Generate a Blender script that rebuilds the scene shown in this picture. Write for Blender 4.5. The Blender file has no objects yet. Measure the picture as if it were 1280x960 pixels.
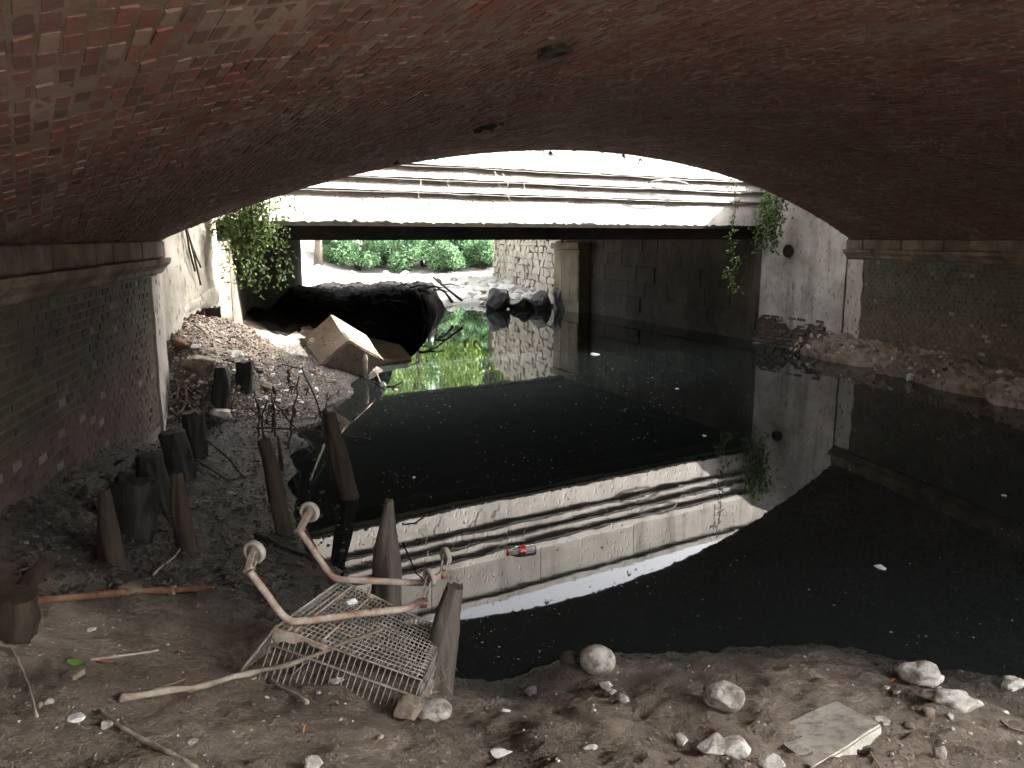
import bpy, bmesh, math, random
import numpy as np
from mathutils import Vector, Matrix, Quaternion, noise as mnoise
R = math.radians
sc = bpy.context.scene
C = sc.collection
rng = random.Random(7)
nrg = np.random.default_rng(7)

# ------------------------------------------------------------------ camera, sky, sun, exposure
CAM_H, FOC, PITCH = 2.4, 1000.0, R(10.4)
cd = bpy.data.cameras.new('camera'); cam = bpy.data.objects.new('camera', cd); C.objects.link(cam)
cam.location = (0, 0, CAM_H); cam.rotation_euler = (R(90) - PITCH, 0, 0)
cd.sensor_width = 36; cd.lens = FOC / 1280 * 36; cd.clip_start = .05; cd.clip_end = 3000
sc.camera = cam
SUN_EL, SUN_AZ = R(35), R(12)                 # azimuth counted from +X towards +Y
SUND = Vector((math.cos(SUN_EL) * math.cos(SUN_AZ), math.cos(SUN_EL) * math.sin(SUN_AZ), math.sin(SUN_EL)))
w = bpy.data.worlds.new('World'); sc.world = w; w.use_nodes = True
wn = w.node_tree; wn.nodes.clear()
sky = wn.nodes.new('ShaderNodeTexSky'); sky.sky_type = 'NISHITA'; sky.sun_disc = False
sky.sun_elevation = SUN_EL; sky.sun_rotation = R(90) - SUN_AZ; sky.air_density = .7; sky.dust_density = 9.0; sky.ozone_density = 0.7
bg = wn.nodes.new('ShaderNodeBackground'); bg.inputs['Strength'].default_value = 0.15
wo = wn.nodes.new('ShaderNodeOutputWorld')
hs = wn.nodes.new('ShaderNodeHueSaturation'); hs.inputs['Saturation'].default_value = .22   # hazy, milky sky
wn.links.new(sky.outputs[0], hs.inputs['Color']); wn.links.new(hs.outputs[0], bg.inputs[0]); wn.links.new(bg.outputs[0], wo.inputs[0])
sl = bpy.data.lights.new('sun', 'SUN'); sl.energy = 4.5; sl.angle = R(0.5); sl.color = (1, .95, .87)
so = bpy.data.objects.new('sun', sl); C.objects.link(so); so.location = (30, 6, 25)
so.rotation_euler = SUND.to_track_quat('Z', 'Y').to_euler()
sc.view_settings.view_transform = 'Standard'; sc.view_settings.look = 'None'
sc.view_settings.gamma = 1; sc.view_settings.use_curve_mapping = False
sc.view_settings.exposure = 3.75
sc.render.engine = 'CYCLES'
sc.cycles.use_denoising = True; sc.cycles.use_adaptive_sampling = True; sc.cycles.adaptive_threshold = .02; sc.cycles.max_bounces = 6; sc.cycles.diffuse_bounces = 4
sc.cycles.sample_clamp_indirect = 6

# ------------------------------------------------------------------ helpers
def ray(px, py):
    X = (px - 640) / FOC; u = (480 - py) / FOC; c, s = math.cos(PITCH), math.sin(PITCH)
    return Vector((X, c + u * s, -s + u * c))
def at(px, py, z=0.0):                        # point of the level z seen at that place of the photograph
    r = ray(px, py); return Vector((0, 0, CAM_H)) + r * ((z - CAM_H) / r.z)
def aty(px, py, y):
    r = ray(px, py); return Vector((0, 0, CAM_H)) + r * (y / r.y)
def nz(p, s=1.0, o=0.0):
    return mnoise.noise(Vector((p[0] * s + o, p[1] * s + o * .7, p[2] * s - o)))

class MB:
    def __init__(s): s.v = []; s.f = []; s.t = []
    def verts(s, vs):
        b = len(s.v); s.v.extend([tuple(x) for x in vs]); return b
    def face(s, *i): s.f.append(i)
    def box(s, c, d, m=None, jit=0.0, r=rng):
        vs = []
        for z in (-.5, .5):
            for x, y in ((-.5, -.5), (.5, -.5), (.5, .5), (-.5, .5)):
                p = Vector((x * d[0], y * d[1], z * d[2]))
                if jit: p += Vector((r.uniform(-jit, jit), r.uniform(-jit, jit), r.uniform(-jit, jit)))
                if m is not None: p = m @ p
                vs.append(p + Vector(c))
        b = s.verts(vs)
        for q in ((3, 2, 1, 0), (4, 5, 6, 7), (0, 1, 5, 4), (1, 2, 6, 5), (2, 3, 7, 6), (3, 0, 4, 7)): s.face(*[b + k for k in q])
        return s
    def tube(s, pts, rad, n=8, caps=True, wob=0.0, o=0.0):
        pts = [Vector(p) for p in pts]; k = len(pts)
        rad = [rad] * k if isinstance(rad, (int, float)) else list(rad)
        up = Vector((0, 0, 1)); prev = None; rings = []
        for i, p in enumerate(pts):
            t = (pts[min(i + 1, k - 1)] - pts[max(i - 1, 0)])
            t = t.normalized() if t.length > 1e-9 else Vector((0, 0, 1))
            if prev is None:
                a = t.cross(up if abs(t.z) < .9 else Vector((1, 0, 0))).normalized()
            else:
                a = (prev - t * prev.dot(t)); a = a.normalized() if a.length > 1e-6 else t.orthogonal().normalized()
            prev = a; b2 = t.cross(a)
            vs = []
            for j in range(n):
                an = 2 * math.pi * j / n; rr = rad[i]
                if wob: rr *= 1 + wob * mnoise.noise(Vector((math.cos(an) * 1.3 + o, math.sin(an) * 1.3, i * .45 + o)))
                vs.append(p + a * (math.cos(an) * rr) + b2 * (math.sin(an) * rr))
            rings.append(s.verts(vs))
        for i in range(k - 1):
            for j in range(n):
                j2 = (j + 1) % n
                s.face(rings[i] + j, rings[i] + j2, rings[i + 1] + j2, rings[i + 1] + j)
        if caps:
            s.face(*[rings[0] + j for j in reversed(range(n))]); s.face(*[rings[-1] + j for j in range(n)])
        return s
    def lathe(s, prof, c, m, n=20):
        rings = []
        for (r_, h) in prof:
            rings.append(s.verts([m @ Vector((r_ * math.cos(2 * math.pi * j / n), r_ * math.sin(2 * math.pi * j / n), h)) + Vector(c) for j in range(n)]))
        for i in range(len(prof) - 1):
            for j in range(n):
                j2 = (j + 1) % n; s.face(rings[i] + j, rings[i] + j2, rings[i + 1] + j2, rings[i + 1] + j)
        return s
    def prism(s, poly, z0, z1):
        n = len(poly); b = s.verts([(x, y, z0) for x, y in poly] + [(x, y, z1) for x, y in poly])
        s.face(*[b + i for i in reversed(range(n))]); s.face(*[b + n + i for i in range(n)])
        for i in range(n): j = (i + 1) % n; s.face(b + i, b + j, b + n + j, b + n + i)
        return s
    def mesh(s, name, mat, smooth=False):
        me = bpy.data.meshes.new(name); me.from_pydata(s.v, [], s.f)
        if mat: me.materials.append(mat)
        if smooth: me.polygons.foreach_set('use_smooth', [True] * len(me.polygons))
        me.update(); return me
    def build(s, name, mat, parent=None, smooth=False):
        return link(name, s.mesh(name, mat, smooth), parent)
def link(name, me, parent=None, loc=None):
    o = bpy.data.objects.new(name, me); C.objects.link(o)
    if parent: o.parent = parent
    if loc is not None: o.location = loc
    return o
def tag(o, label=None, cat=None, group=None, kind=None):
    if label: o['label'] = label
    if cat: o['category'] = cat
    if group: o['group'] = group
    if kind: o['kind'] = kind
    return o
def empty(name, label, cat, group=None, loc=(0, 0, 0)):
    o = bpy.data.objects.new(name, None); C.objects.link(o); o.location = loc; o.empty_display_size = .2
    return tag(o, label, cat, group)
def child(o, parent):                          # o's vertices are already in world space
    o.parent = parent; o.matrix_parent_inverse = Matrix.Translation(parent.location).inverted(); return o

# ------------------------------------------------------------------ materials
class NT:
    def __init__(s, name):
        s.m = bpy.data.materials.new(name); s.m.use_nodes = True; s.t = s.m.node_tree
        s.b = s.t.nodes['Principled BSDF']; s.out = s.t.nodes['Material Output']
    def n(s, typ, **kw):
        x = s.t.nodes.new('ShaderNode' + typ)
        for k, v in kw.items():
            if k.startswith('_'): setattr(x, k[1:], v)
            else:
                i = x.inputs[k.replace('__', ' ')]
                if hasattr(v, 'links') or isinstance(v, bpy.types.NodeSocket): s.t.links.new(v, i)
                else: i.default_value = v
        return x
    def lk(s, a, b): s.t.links.new(a, b)
    def pos(s): return s.n('NewGeometry').outputs['Position']
    def obj(s): return s.n('TexCoord').outputs['Object']
    def noise(s, scale, detail=4, rough=.55, vec=None, stretch=None, dist=0.0):
        v = vec if vec is not None else s.pos()
        if stretch: v = s.n('Mapping', Vector=v, Scale=stretch).outputs[0]
        return s.n('TexNoise', Vector=v, Scale=scale, Detail=detail, Roughness=rough, Distortion=dist).outputs['Fac']
    def ramp(s, fac, stops):
        x = s.n('ValToRGB', Fac=fac); e = x.color_ramp.elements
        while len(e) < len(stops): e.new(.5)
        for k, (p, c) in enumerate(stops):
            e[k].position = p; e[k].color = (c, c, c, 1) if isinstance(c, (int, float)) else (*c, 1)
        return x.outputs['Color']
    def mix(s, fac, a, b, blend='MIX'):
        x = s.n('Mix', _data_type='RGBA', _blend_type=blend)
        for v, i in ((fac, 0), (a, 6), (b, 7)):
            if isinstance(v, bpy.types.NodeSocket): s.lk(v, x.inputs[i])
            elif i: x.inputs[i].default_value = (*v, 1) if not isinstance(v, (int, float)) else (v, v, v, 1)
            else: x.inputs[0].default_value = v
        return x.outputs[2]
    def math(s, op, a, b=0.0):
        x = s.n('Math', _operation=op)
        for v, i in ((a, 0), (b, 1)):
            if isinstance(v, bpy.types.NodeSocket): s.lk(v, x.inputs[i])
            else: x.inputs[i].default_value = v
        return x.outputs[0]
    def z(s): return s.n('SeparateXYZ', Vector=s.pos()).outputs['Z']
    def done(s, col, rough=.85, bump=None, bstr=.4, bdist=.01, spec=.35):
        if isinstance(col, bpy.types.NodeSocket): s.lk(col, s.b.inputs['Base Color'])
        else: s.b.inputs['Base Color'].default_value = (*col, 1)
        if isinstance(rough, bpy.types.NodeSocket): s.lk(rough, s.b.inputs['Roughness'])
        else: s.b.inputs['Roughness'].default_value = rough
        s.b.inputs['Specular IOR Level'].default_value = spec
        if bump is not None:
            bn = s.n('Bump', Height=bump, Strength=bstr, Distance=bdist); s.lk(bn.outputs[0], s.b.inputs['Normal'])
        return s.m

def mottle(name, c1, c2, c3, scale=4, rough=.85, bscale=40, bstr=.4, bdist=.01, spec=.3, local=False, stretch=None, fine=.35):
    t = NT(name); v = t.obj() if local else t.pos()
    a = t.noise(scale, 6, .62, v, stretch); b = t.noise(scale * 7.3, 4, .6, v, stretch); h = t.noise(bscale, 5, .65, v, stretch)
    c = t.ramp(a, [(.3, c1), (.5, c2), (.7, c3)])
    c = t.mix(t.math('MULTIPLY', t.ramp(b, [(.35, 0.), (.7, 1.)]), fine), c, t.mix(1.0, c, (.45, .43, .4), 'MULTIPLY'))
    return t.done(c, rough, h, bstr, bdist, spec)

def brick_mat(name, src, pal, film=(.12, .098, .09), film_amt=.6, moss=False, oscale=1.0):
    t = NT(name)
    f = t.n('Attribute', _attribute_name='tint').outputs['Fac'] if src == 'attr' else t.n('ObjectInfo').outputs['Random']
    c = t.ramp(f, pal)
    p = t.pos()
    big = t.noise(.55, 5, .6, p); mid = t.noise(5, 5, .65, p); fine = t.noise(60, 4, .65, p)
    m = t.math('MULTIPLY', t.ramp(t.math('ADD', t.math('MULTIPLY', big, .6), t.math('MULTIPLY', mid, .4)), [(.42, 0.), (.62, 1.)]), film_amt)
    c = t.mix(m, c, film)
    st = t.noise(13, 5, .7, p, (1, .35, 1)); c = t.mix(t.math('MULTIPLY', t.ramp(st, [(.54, 0.), (.70, 1.)]), film_amt * .8), c, (film[0] * 1.7, film[1] * 1.75, film[2] * 1.8))
    c = t.mix(t.math('MULTIPLY', t.ramp(fine, [(.4, 0.), (.7, 1.)]), .45), c, t.mix(1.0, c, (.5, .47, .45), 'MULTIPLY'))
    if moss:
        zz = t.z()
        band = t.math('MULTIPLY', t.ramp(t.math('DIVIDE', zz, 2.4), [(.38, 0.), (.55, 1.), (.8, 1.), (.86, .55)]), t.ramp(t.noise(.9, 5, .6, p), [(.3, .25), (.6, 1.)]))
        c = t.mix(t.math('MULTIPLY', band, .72), c, t.ramp(t.noise(3, 4, .6, p), [(.35, (.014, .016, .013)), (.55, (.028, .04, .02)), (.7, (.065, .095, .05))]))
    return t.done(c, .82, fine, .5, .006, .3)

PAL_V = [(0.0, (.06, .036, .032)), (.3, (.12, .05, .042)), (.55, (.17, .063, .05)), (.8, (.13, .072, .062)), (.94, (.17, .118, .10)), (1.0, (.21, .168, .145))]
PAL_W = [(0.0, (.03, .021, .017)), (.35, (.055, .033, .025)), (.7, (.075, .047, .036)), (.95, (.09, .062, .05)), (.965, (.17, .15, .13)), (1.0, (.24, .215, .19))]
PAL_R = [(0.0, (.045, .037, .031)), (.5, (.08, .06, .048)), (.96, (.11, .083, .066)), (.975, (.2, .18, .16)), (1.0, (.27, .25, .22))]
M = {}
M['vb'] = brick_mat('vault brick', 'obj', PAL_V); M['vs'] = brick_mat('vault brick far', 'attr', PAL_V)
M['wb'] = brick_mat('wall brick', 'obj', PAL_W, film_amt=.35, moss=True); M['ws'] = brick_mat('wall brick rest', 'attr', PAL_W, film_amt=.35, moss=True)
M['rb'] = brick_mat('right wall brick', 'obj', PAL_R, film_amt=.4, moss=True); M['rs'] = brick_mat('right wall brick rest', 'attr', PAL_R, film_amt=.4, moss=True)
M['mortar'] = mottle('lime mortar', (.085, .066, .057), (.165, .132, .112), (.28, .235, .195), 1.1, .9, 50, .6)
M['wmortar'] = mottle('old wall mortar', (.04, .036, .03), (.08, .07, .058), (.12, .105, .09), 1.6, .9, 50, .6)
M['stone'] = mottle('cornice stone', (.045, .036, .028), (.12, .094, .07), (.23, .185, .135), 2.2, .85, 35, .9, .02)
def dirty(name, c1, c2, c3, mud=(.085, .068, .052), amt=.8, scale=6):
    t = NT(name); p = t.pos(); a = t.noise(scale, 6, .65, p); b = t.noise(16, 5, .65, p); h = t.noise(70, 5, .7, p)
    c = t.ramp(a, [(.3, c1), (.5, c2), (.7, c3)]); c = t.mix(t.math('MULTIPLY', t.ramp(b, [(.46, 0.), (.62, 1.)]), amt), c, mud)
    return t.done(c, .88, t.math('ADD', h, t.math('MULTIPLY', b, .7)), .6, .012, .25)
M['boulder'] = dirty('pale stone', (.25, .225, .195), (.36, .33, .29), (.44, .41, .37))
M['tanrock'] = dirty('tan stone', (.12, .092, .066), (.2, .158, .118), (.27, .22, .17))
M['darkrock'] = mottle('dark wet stone', (.02, .018, .016), (.045, .04, .035), (.09, .08, .07), 5, .55, 40, .6)
M['whitelump'] = dirty('white plaster lump', (.34, .32, .285), (.48, .455, .41), (.58, .555, .51), amt=.65)
M['rubble'] = mottle('sunlit river rubble', (.25, .235, .21), (.40, .38, .345), (.52, .5, .46), 3, .85, 20, .6)
M['ashlar'] = mottle('rough ashlar', (.17, .155, .125), (.28, .255, .21), (.38, .345, .29), 1.5, .85, 22, .7)
M['wood'] = mottle('weathered timber', (.05, .042, .034), (.11, .094, .077), (.18, .157, .13), 9, .85, 30, .8, stretch=(1, 1, .12))
M['wetwood'] = mottle('wet black timber', (.009, .008, .007), (.02, .017, .014), (.05, .043, .036), 9, .6, 30, .9, stretch=(1, 1, .12))
M['brownwood'] = mottle('brown stake wood', (.018, .013, .010), (.042, .030, .021), (.075, .056, .041), 8, .8, 30, .8, stretch=(1, 1, .12))
M['driftwood'] = mottle('bare branch wood', (.15, .12, .09), (.27, .22, .17), (.36, .31, .25), 8, .85, 60, .5)
M['twig'] = mottle('dark twig bark', (.02, .015, .012), (.045, .035, .028), (.08, .065, .05), 12, .85, 60, .4)
M['rustpipe'] = mottle('orange rust', (.075, .036, .02), (.14, .07, .04), (.19, .115, .075), 14, .8, 90, .5)
M['rusttube'] = mottle('mud coated rusty tube', (.19, .075, .038), (.38, .30, .235), (.5, .44, .37), 9, .75, 80, .6, fine=.5)
M['wire'] = mottle('dirty galvanised wire', (.20, .165, .13), (.36, .33, .285), (.46, .43, .385), 20, .6, 80, .3)
M['tyre'] = mottle('muddy grey rubber', (.26, .225, .185), (.36, .325, .28), (.44, .40, .35), 18, .85, 90, .5)
M['redplastic'] = mottle('faded red plastic', (.20, .08, .06), (.28, .125, .095), (.3, .2, .16), 18, .6, 60, .2)
M['trash'] = mottle('crumpled white plastic', (.5, .5, .5), (.68, .68, .67), (.8, .8, .8), 20, .5, 40, .6)
M['cable'] = mottle('black cable', (.02, .02, .02), (.035, .033, .03), (.06, .055, .05), 10, .6, 40, .2)
M['leafdry'] = mottle('dry orange leaf', (.22, .09, .03), (.36, .17, .06), (.42, .25, .1), 25, .7, 60, .3)
M['leafbrown'] = mottle('dry brown leaf', (.13, .06, .035), (.22, .11, .07), (.28, .17, .11), 25, .7, 60, .3)
M['spandrel'] = mottle('spandrel masonry', (.12, .1, .085), (.2, .17, .14), (.28, .24, .2), 1.5, .9, 20, .6)
M['asphalt'] = mottle('asphalt', (.04, .04, .04), (.05, .05, .05), (.065, .065, .062), 3, .9, 60, .4)
M['heap_shade'] = mottle('black shade on driftwood heap', (.004, .0035, .003), (.009, .008, .007), (.018, .016, .014), 5, .95, 30, .9, spec=.08)  # near-black stands in for the shade under the concrete bridge
M['moss'] = mottle('black moss', (.004, .004, .003), (.008, .007, .005), (.014, .012, .008), 6, .95, 40, .8, spec=.05)
M['blackish'] = mottle('very dark concrete', (.012, .011, .010), (.022, .02, .018), (.04, .036, .032), 3, .85, 30, .7)  # even near-black tone for beams, deck, footing and holes

def concrete(name, lo, midc, hi, streak=.6, pits=0.0, moss=0.0):
    t = NT(name); p = t.pos()
    a = t.noise(1.1, 6, .6, p); b = t.noise(6, 5, .65, p); st = t.noise(2.6, 5, .62, p, (1, 1, .10)); fine = t.noise(45, 5, .7, p)
    c = t.ramp(a, [(.3, lo), (.5, midc), (.68, hi)])
    c = t.mix(t.math('MULTIPLY', t.ramp(st, [(.48, 0.), (.68, 1.)]), streak), c, t.mix(1.0, c, (.36, .34, .31), 'MULTIPLY'))
    c = t.mix(t.math('MULTIPLY', t.ramp(b, [(.5, 0.), (.72, 1.)]), .5), c, t.mix(1.0, c, (.55, .52, .48), 'MULTIPLY'))
    h = fine
    if moss: c = t.mix(t.math('MULTIPLY', t.ramp(t.noise(1.7, 5, .6, p), [(.52, 0.), (.66, 1.)]), moss), c, (.06, .075, .03))
    if pits:
        v = t.n('TexVoronoi', Vector=t.n('Mapping', Vector=p, Scale=(1, 1, .55)).outputs[0], Scale=11.0)
        k = t.math('MULTIPLY', t.ramp(v.outputs['Distance'], [(.2, 1.), (.3, 0.)]), t.ramp(t.noise(3, 3, .5, p), [(.42, 0.), (.5, 1.)]))
        c = t.mix(t.math('MULTIPLY', k, pits), c, (.03, .027, .022)); h = t.math('SUBTRACT', fine, t.math('MULTIPLY', k, 1.5))
    return t.done(c, .85, h, .5, .012, .3)
M['conc'] = concrete('stained wing wall concrete', (.19, .172, .16), (.31, .288, .27), (.43, .405, .38), .75, .3)
M['concl'] = concrete('left wing wall concrete', (.18, .16, .13), (.29, .262, .215), (.38, .35, .295), .6, .6, .3)
M['pier'] = concrete('pitted pier plaster', (.24, .215, .185), (.33, .30, .265), (.42, .39, .35), .4, .9)
M['fascia'] = concrete('pale bridge concrete', (.31, .29, .27), (.40, .38, .355), (.47, .45, .425), .45, .1)
M['parapet'] = concrete('weathered parapet concrete', (.19, .178, .16), (.27, .255, .23), (.34, .32, .295), .75, .2, .1)
M['slabc'] = dirty('broken slab concrete', (.29, .27, .23), (.39, .365, .315), (.46, .435, .385), (.12, .096, .074), .6, 4)
M['blockc'] = concrete('tan block concrete', (.16, .125, .092), (.23, .185, .142), (.29, .24, .19), .35, .4)
M['ledge'] = concrete('rubble ledge', (.07, .055, .045), (.17, .135, .105), (.27, .225, .18), .3, .6, .1)
M['abut'] = concrete('dark abutment concrete', (.03, .026, .021), (.052, .046, .037), (.085, .074, .058), .6, .3)  # even dark tone, deeper than the other concretes
M['pilaster'] = concrete('yellowish pilaster stone', (.11, .092, .057), (.17, .145, .092), (.23, .2, .135), .6, .3)

def mud_mat():
    t = NT('river mud'); p = t.pos(); z = t.z()
    a = t.noise(1.4, 7, .62, p); b = t.noise(9, 6, .66, p); f = t.noise(70, 5, .7, p); g = t.noise(26, 4, .6, p)
    c = t.ramp(a, [(.34, (.108, .083, .062)), (.5, (.172, .136, .103)), (.64, (.232, .19, .148))])
    c = t.mix(t.math('MULTIPLY', t.ramp(b, [(.42, 0.), (.7, 1.)]), .55), c, t.mix(1.0, c, (.45, .42, .40), 'MULTIPLY'))
    zz = t.math('ADD', z, t.math('MULTIPLY', t.math('SUBTRACT', b, .5), .22))
    up = t.ramp(t.math('DIVIDE', zz, 1.4), [(.5, 0.), (.75, 1.)])
    c = t.mix(t.math('MULTIPLY', up, .75), c, t.ramp(g, [(.35, (.15, .115, .09)), (.55, (.24, .19, .155)), (.72, (.36, .31, .27))]))
    x = t.n('SeparateXYZ', Vector=p)
    wet = t.ramp(t.math('ADD', t.math('MULTIPLY', z, .5), t.math('MULTIPLY', zz, .5)), [(.06, 1.), (.20, 0.)])
    left = t.ramp(t.math('ADD', t.math('ADD', t.math('MULTIPLY', x.outputs['Y'], .1), t.math('MULTIPLY', x.outputs['X'], -.03)), t.math('MULTIPLY', a, .12)), [(.48, 0.), (.58, 1.)])   # soaked shore mud, also blackened to paint the left corner's shade
    zz = t.math('SUBTRACT', zz, t.ramp(t.math('MULTIPLY', x.outputs['Y'], .1), [(.78, .28), (.95, 0.)]))  # carries the painted dark higher up the left bank
    wet_shade = t.math('MULTIPLY', left, t.ramp(zz, [(.60, 1.), (.76, 0.)]))
    wet = t.math('MAXIMUM', wet, wet_shade)  # from here on holds both the wet mud and the painted shade
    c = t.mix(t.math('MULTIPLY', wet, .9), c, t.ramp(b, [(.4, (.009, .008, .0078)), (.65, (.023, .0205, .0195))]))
    r = t.ramp(t.math('MULTIPLY', wet, t.ramp(g, [(.38, 1.), (.6, .55)])), [(0., .9), (.5, .5), (1., .16)])
    gr = t.ramp(t.math('MULTIPLY', x.outputs['Y'], .02), [(.575, 0.), (.61, 1.)])     # pale gravel bar beyond the concrete bridge
    c = t.mix(gr, c, t.ramp(t.noise(4, 6, .7, p), [(.35, (.26, .24, .21)), (.6, (.44, .42, .38))]))
    sp = t.ramp(t.noise(55, 2, .5, p), [(.69, 0.), (.73, 1.)])
    c = t.mix(t.math('MULTIPLY', sp, .7), c, (.30, .27, .23))
    return t.done(c, r, t.math('ADD', t.math('MULTIPLY', f, .55), t.math('MULTIPLY', g, 1.0)), 1.0, .03, .4)
M['mud'] = mud_mat()
def soil(name, cs, s=1.2): return mottle(name, *cs, s, .95, 30, .8, .03)
M['bankground'] = soil('street ground', ((.09, .085, .075), (.13, .12, .105), (.17, .16, .14)))

def water_mat():
    t = NT('river water'); p = t.pos()
    b = t.math('ADD', t.math('MULTIPLY', t.noise(1.3, 2, .5, p), 1.0), t.math('MULTIPLY', t.noise(7, 2, .5, p), .12))
    m = t.done((.0095, .0125, .012), .02, b, .05, .02, .5)
    t.b.inputs['IOR'].default_value = 1.33
    return m
M['water'] = water_mat()
def leaf_mat(name, c1, c2, c3, tr=.35):
    t = NT(name); rnd = t.n('Attribute', _attribute_name='tint').outputs['Fac']
    c = t.ramp(rnd, [(0, c1), (.55, c2), (1, c3)])
    m = t.done(c, .55, None, spec=.3)
    ts = t.n('BsdfTranslucent'); t.lk(c, ts.inputs[0])
    mx = t.n('MixShader'); mx.inputs[0].default_value = tr
    t.lk(t.b.outputs[0], mx.inputs[1]); t.lk(ts.outputs[0], mx.inputs[2]); t.lk(mx.outputs[0], t.out.inputs[0])
    return m
M['ivy'] = leaf_mat('ivy leaf', (.03, .06, .015), (.07, .12, .03), (.13, .18, .05))
M['bush'] = leaf_mat('bush leaf', (.07, .15, .07), (.13, .24, .12), (.21, .33, .17))
M['willow'] = leaf_mat('willow leaf', (.09, .16, .03), (.15, .24, .05), (.22, .30, .09))
M['algae'] = leaf_mat('green scrap', (.10, .2, .03), (.16, .28, .05), (.22, .33, .08))
def clear_mat():
    t = NT('clear bottle plastic'); m = t.done((.85, .9, .9), .08, None, spec=.5)
    t.b.inputs['Transmission Weight'].default_value = .85; t.b.inputs['IOR'].default_value = 1.2
    return m
M['pet'] = clear_mat()
M['labelred'] = mottle('red bottle label', (.5, .01, .012), (.6, .015, .02), (.65, .02, .025), 8, .4, 30, .05)
M['white'] = mottle('white print', (.75, .75, .75), (.8, .8, .8), (.82, .82, .82), 8, .5, 30, .05)
M['foam'] = mottle('white scum fleck', (.14, .135, .12), (.28, .275, .255), (.5, .49, .46), 3, .7, 30, .2)

# ------------------------------------------------------------------ layout (metres; water at z = 0)
A = Vector((-4.2, 9.6)); B = Vector((6.9, 16.55))                    # far ends of the two arch abutments
az = R(-12.5); U = Vector((math.sin(az), math.cos(az))); Nn = Vector((math.cos(az), -math.sin(az)))
E_ = (B - A).normalized(); NF = Vector((-E_.y, E_.x))                # along the faces / away from the camera
SPAN = (B - A).dot(Nn); ZS, RISE = 2.34, 1.38
RAD = (SPAN * SPAN / 4 + RISE * RISE) / (2 * RISE); ZC = ZS + RISE - RAD
FA = A.dot(NF); GOFF = 12.73; WID = 11.6; LEN = WID / U.dot(NF)
def off(P): return Vector(P[:2]).dot(NF)
def V3(p, z): return Vector((p[0], p[1], z))

# ------------------------------------------------------------------ terrain
ctl = []
def cp(px, py, z): q = at(px, py, z); ctl.append((q.x, q.y, z))
for px, py in ((1280, 866), (1180, 855), (1130, 846), (1080, 826), (1035, 816), (940, 826), (845, 828), (770, 828), (715, 822), (690, 845), (660, 876), (600, 866), (550, 856)):
    cp(px, py, .10); cp(px, py - 24, -.25)
for x, y in ((1280, 820), (1130, 790), (1000, 760), (850, 770), (700, 770), (640, 820), (600, 820)): cp(x, y, -.5)
for x, y in ((540, 838), (505, 790), (455, 742), (415, 705), (385, 668), (372, 625), (372, 590), (388, 556), (412, 522), (440, 493), (450, 472), (478, 462)):
    cp(x, y, 0.0); cp(x + 34, y - 4, -.22)
for x, y in ((600, 700), (520, 620), (480, 560), (520, 500), (700, 600), (900, 500), (1000, 560), (1200, 620), (620, 450), (800, 440)): cp(x, y, -.7)
for q in ((0, 958, .74), (300, 958, .6), (640, 958, .5), (900, 958, .46), (1280, 958, .42), (0, 860, .72), (150, 880, .6), (300, 850, .42), (400, 862, .33), (480, 880, .3),
          (560, 905, .28), (640, 915, .3), (760, 890, .27), (900, 890, .3), (1100, 900, .27), (1250, 910, .22), (0, 740, .76), (100, 760, .58), (200, 760, .42), (300, 760, .26), (350, 790, .22), (430, 820, .16),
          (11, 636, .75), (67, 606, .66), (130, 557, .56), (199, 505, .42), (215, 402, 1.18), (250, 388, 1.24), (288, 402, 1.18), (340, 412, .85), (395, 428, .42), (430, 452, .12),
          (350, 440, .55), (300, 450, .78), (250, 450, .9), (222, 470, .72), (260, 500, .42), (330, 500, .3), (400, 500, .08), (300, 560, .18), (240, 560, .28), (330, 600, .08), (350, 640, .06),
          (250, 640, .22), (180, 600, .42), (120, 640, .52), (200, 690, .34), (100, 700, .6), (280, 700, .18), (330, 730, .15), (400, 760, .1)): cp(*q)
ctl += [(-4.5, 14, 1.1), (-5.2, 18, 1.05), (-5.8, 22, 1.0), (-3.2, 14.6, .5), (-2.7, 16.2, .02), (-2.6, 19, -.15), (-3.6, 19, .55), (-2.6, 23, -.2), (-3.8, 22.5, .5), (-1.6, 16, -.4), (-1.2, 20, -.5), (-1.0, 24, -.5), (0, 24, -.5), (1.5, 24, -.5), (3, 20, -.6), (-7, 12, 1.3), (-8, 18, 1.3),
        (-3.5, 2.5, .85), (-3, 0, .85), (0, 0, .72), (3, 0, .5), (6, 1, .2), (4.5, 3, -.1), (8, 6, -.5), (6, 5, -.5), (9, 2, -.3), (0, -4, .8), (6, -5, .5), (7, 12, -.5), (6.2, 17, -.5), (9, 16, -.4), (-2, -5, .9)]
ctl = np.array(ctl)
def tps(r2): return np.where(r2 > 1e-9, .5 * r2 * np.log(np.maximum(r2, 1e-9)), 0)
n_ = len(ctl); P_ = np.c_[np.ones(n_), ctl[:, :2]]
K_ = tps(((ctl[:, None, :2] - ctl[None, :, :2]) ** 2).sum(-1)) + np.eye(n_) * .01
L_ = np.block([[K_, P_], [P_.T, np.zeros((3, 3))]])
W_ = np.linalg.solve(L_, np.r_[ctl[:, 2], 0, 0, 0])
def sstep(a, b, x): t = np.clip((x - a) / (b - a), 0, 1); return t * t * (3 - 2 * t)
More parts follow.
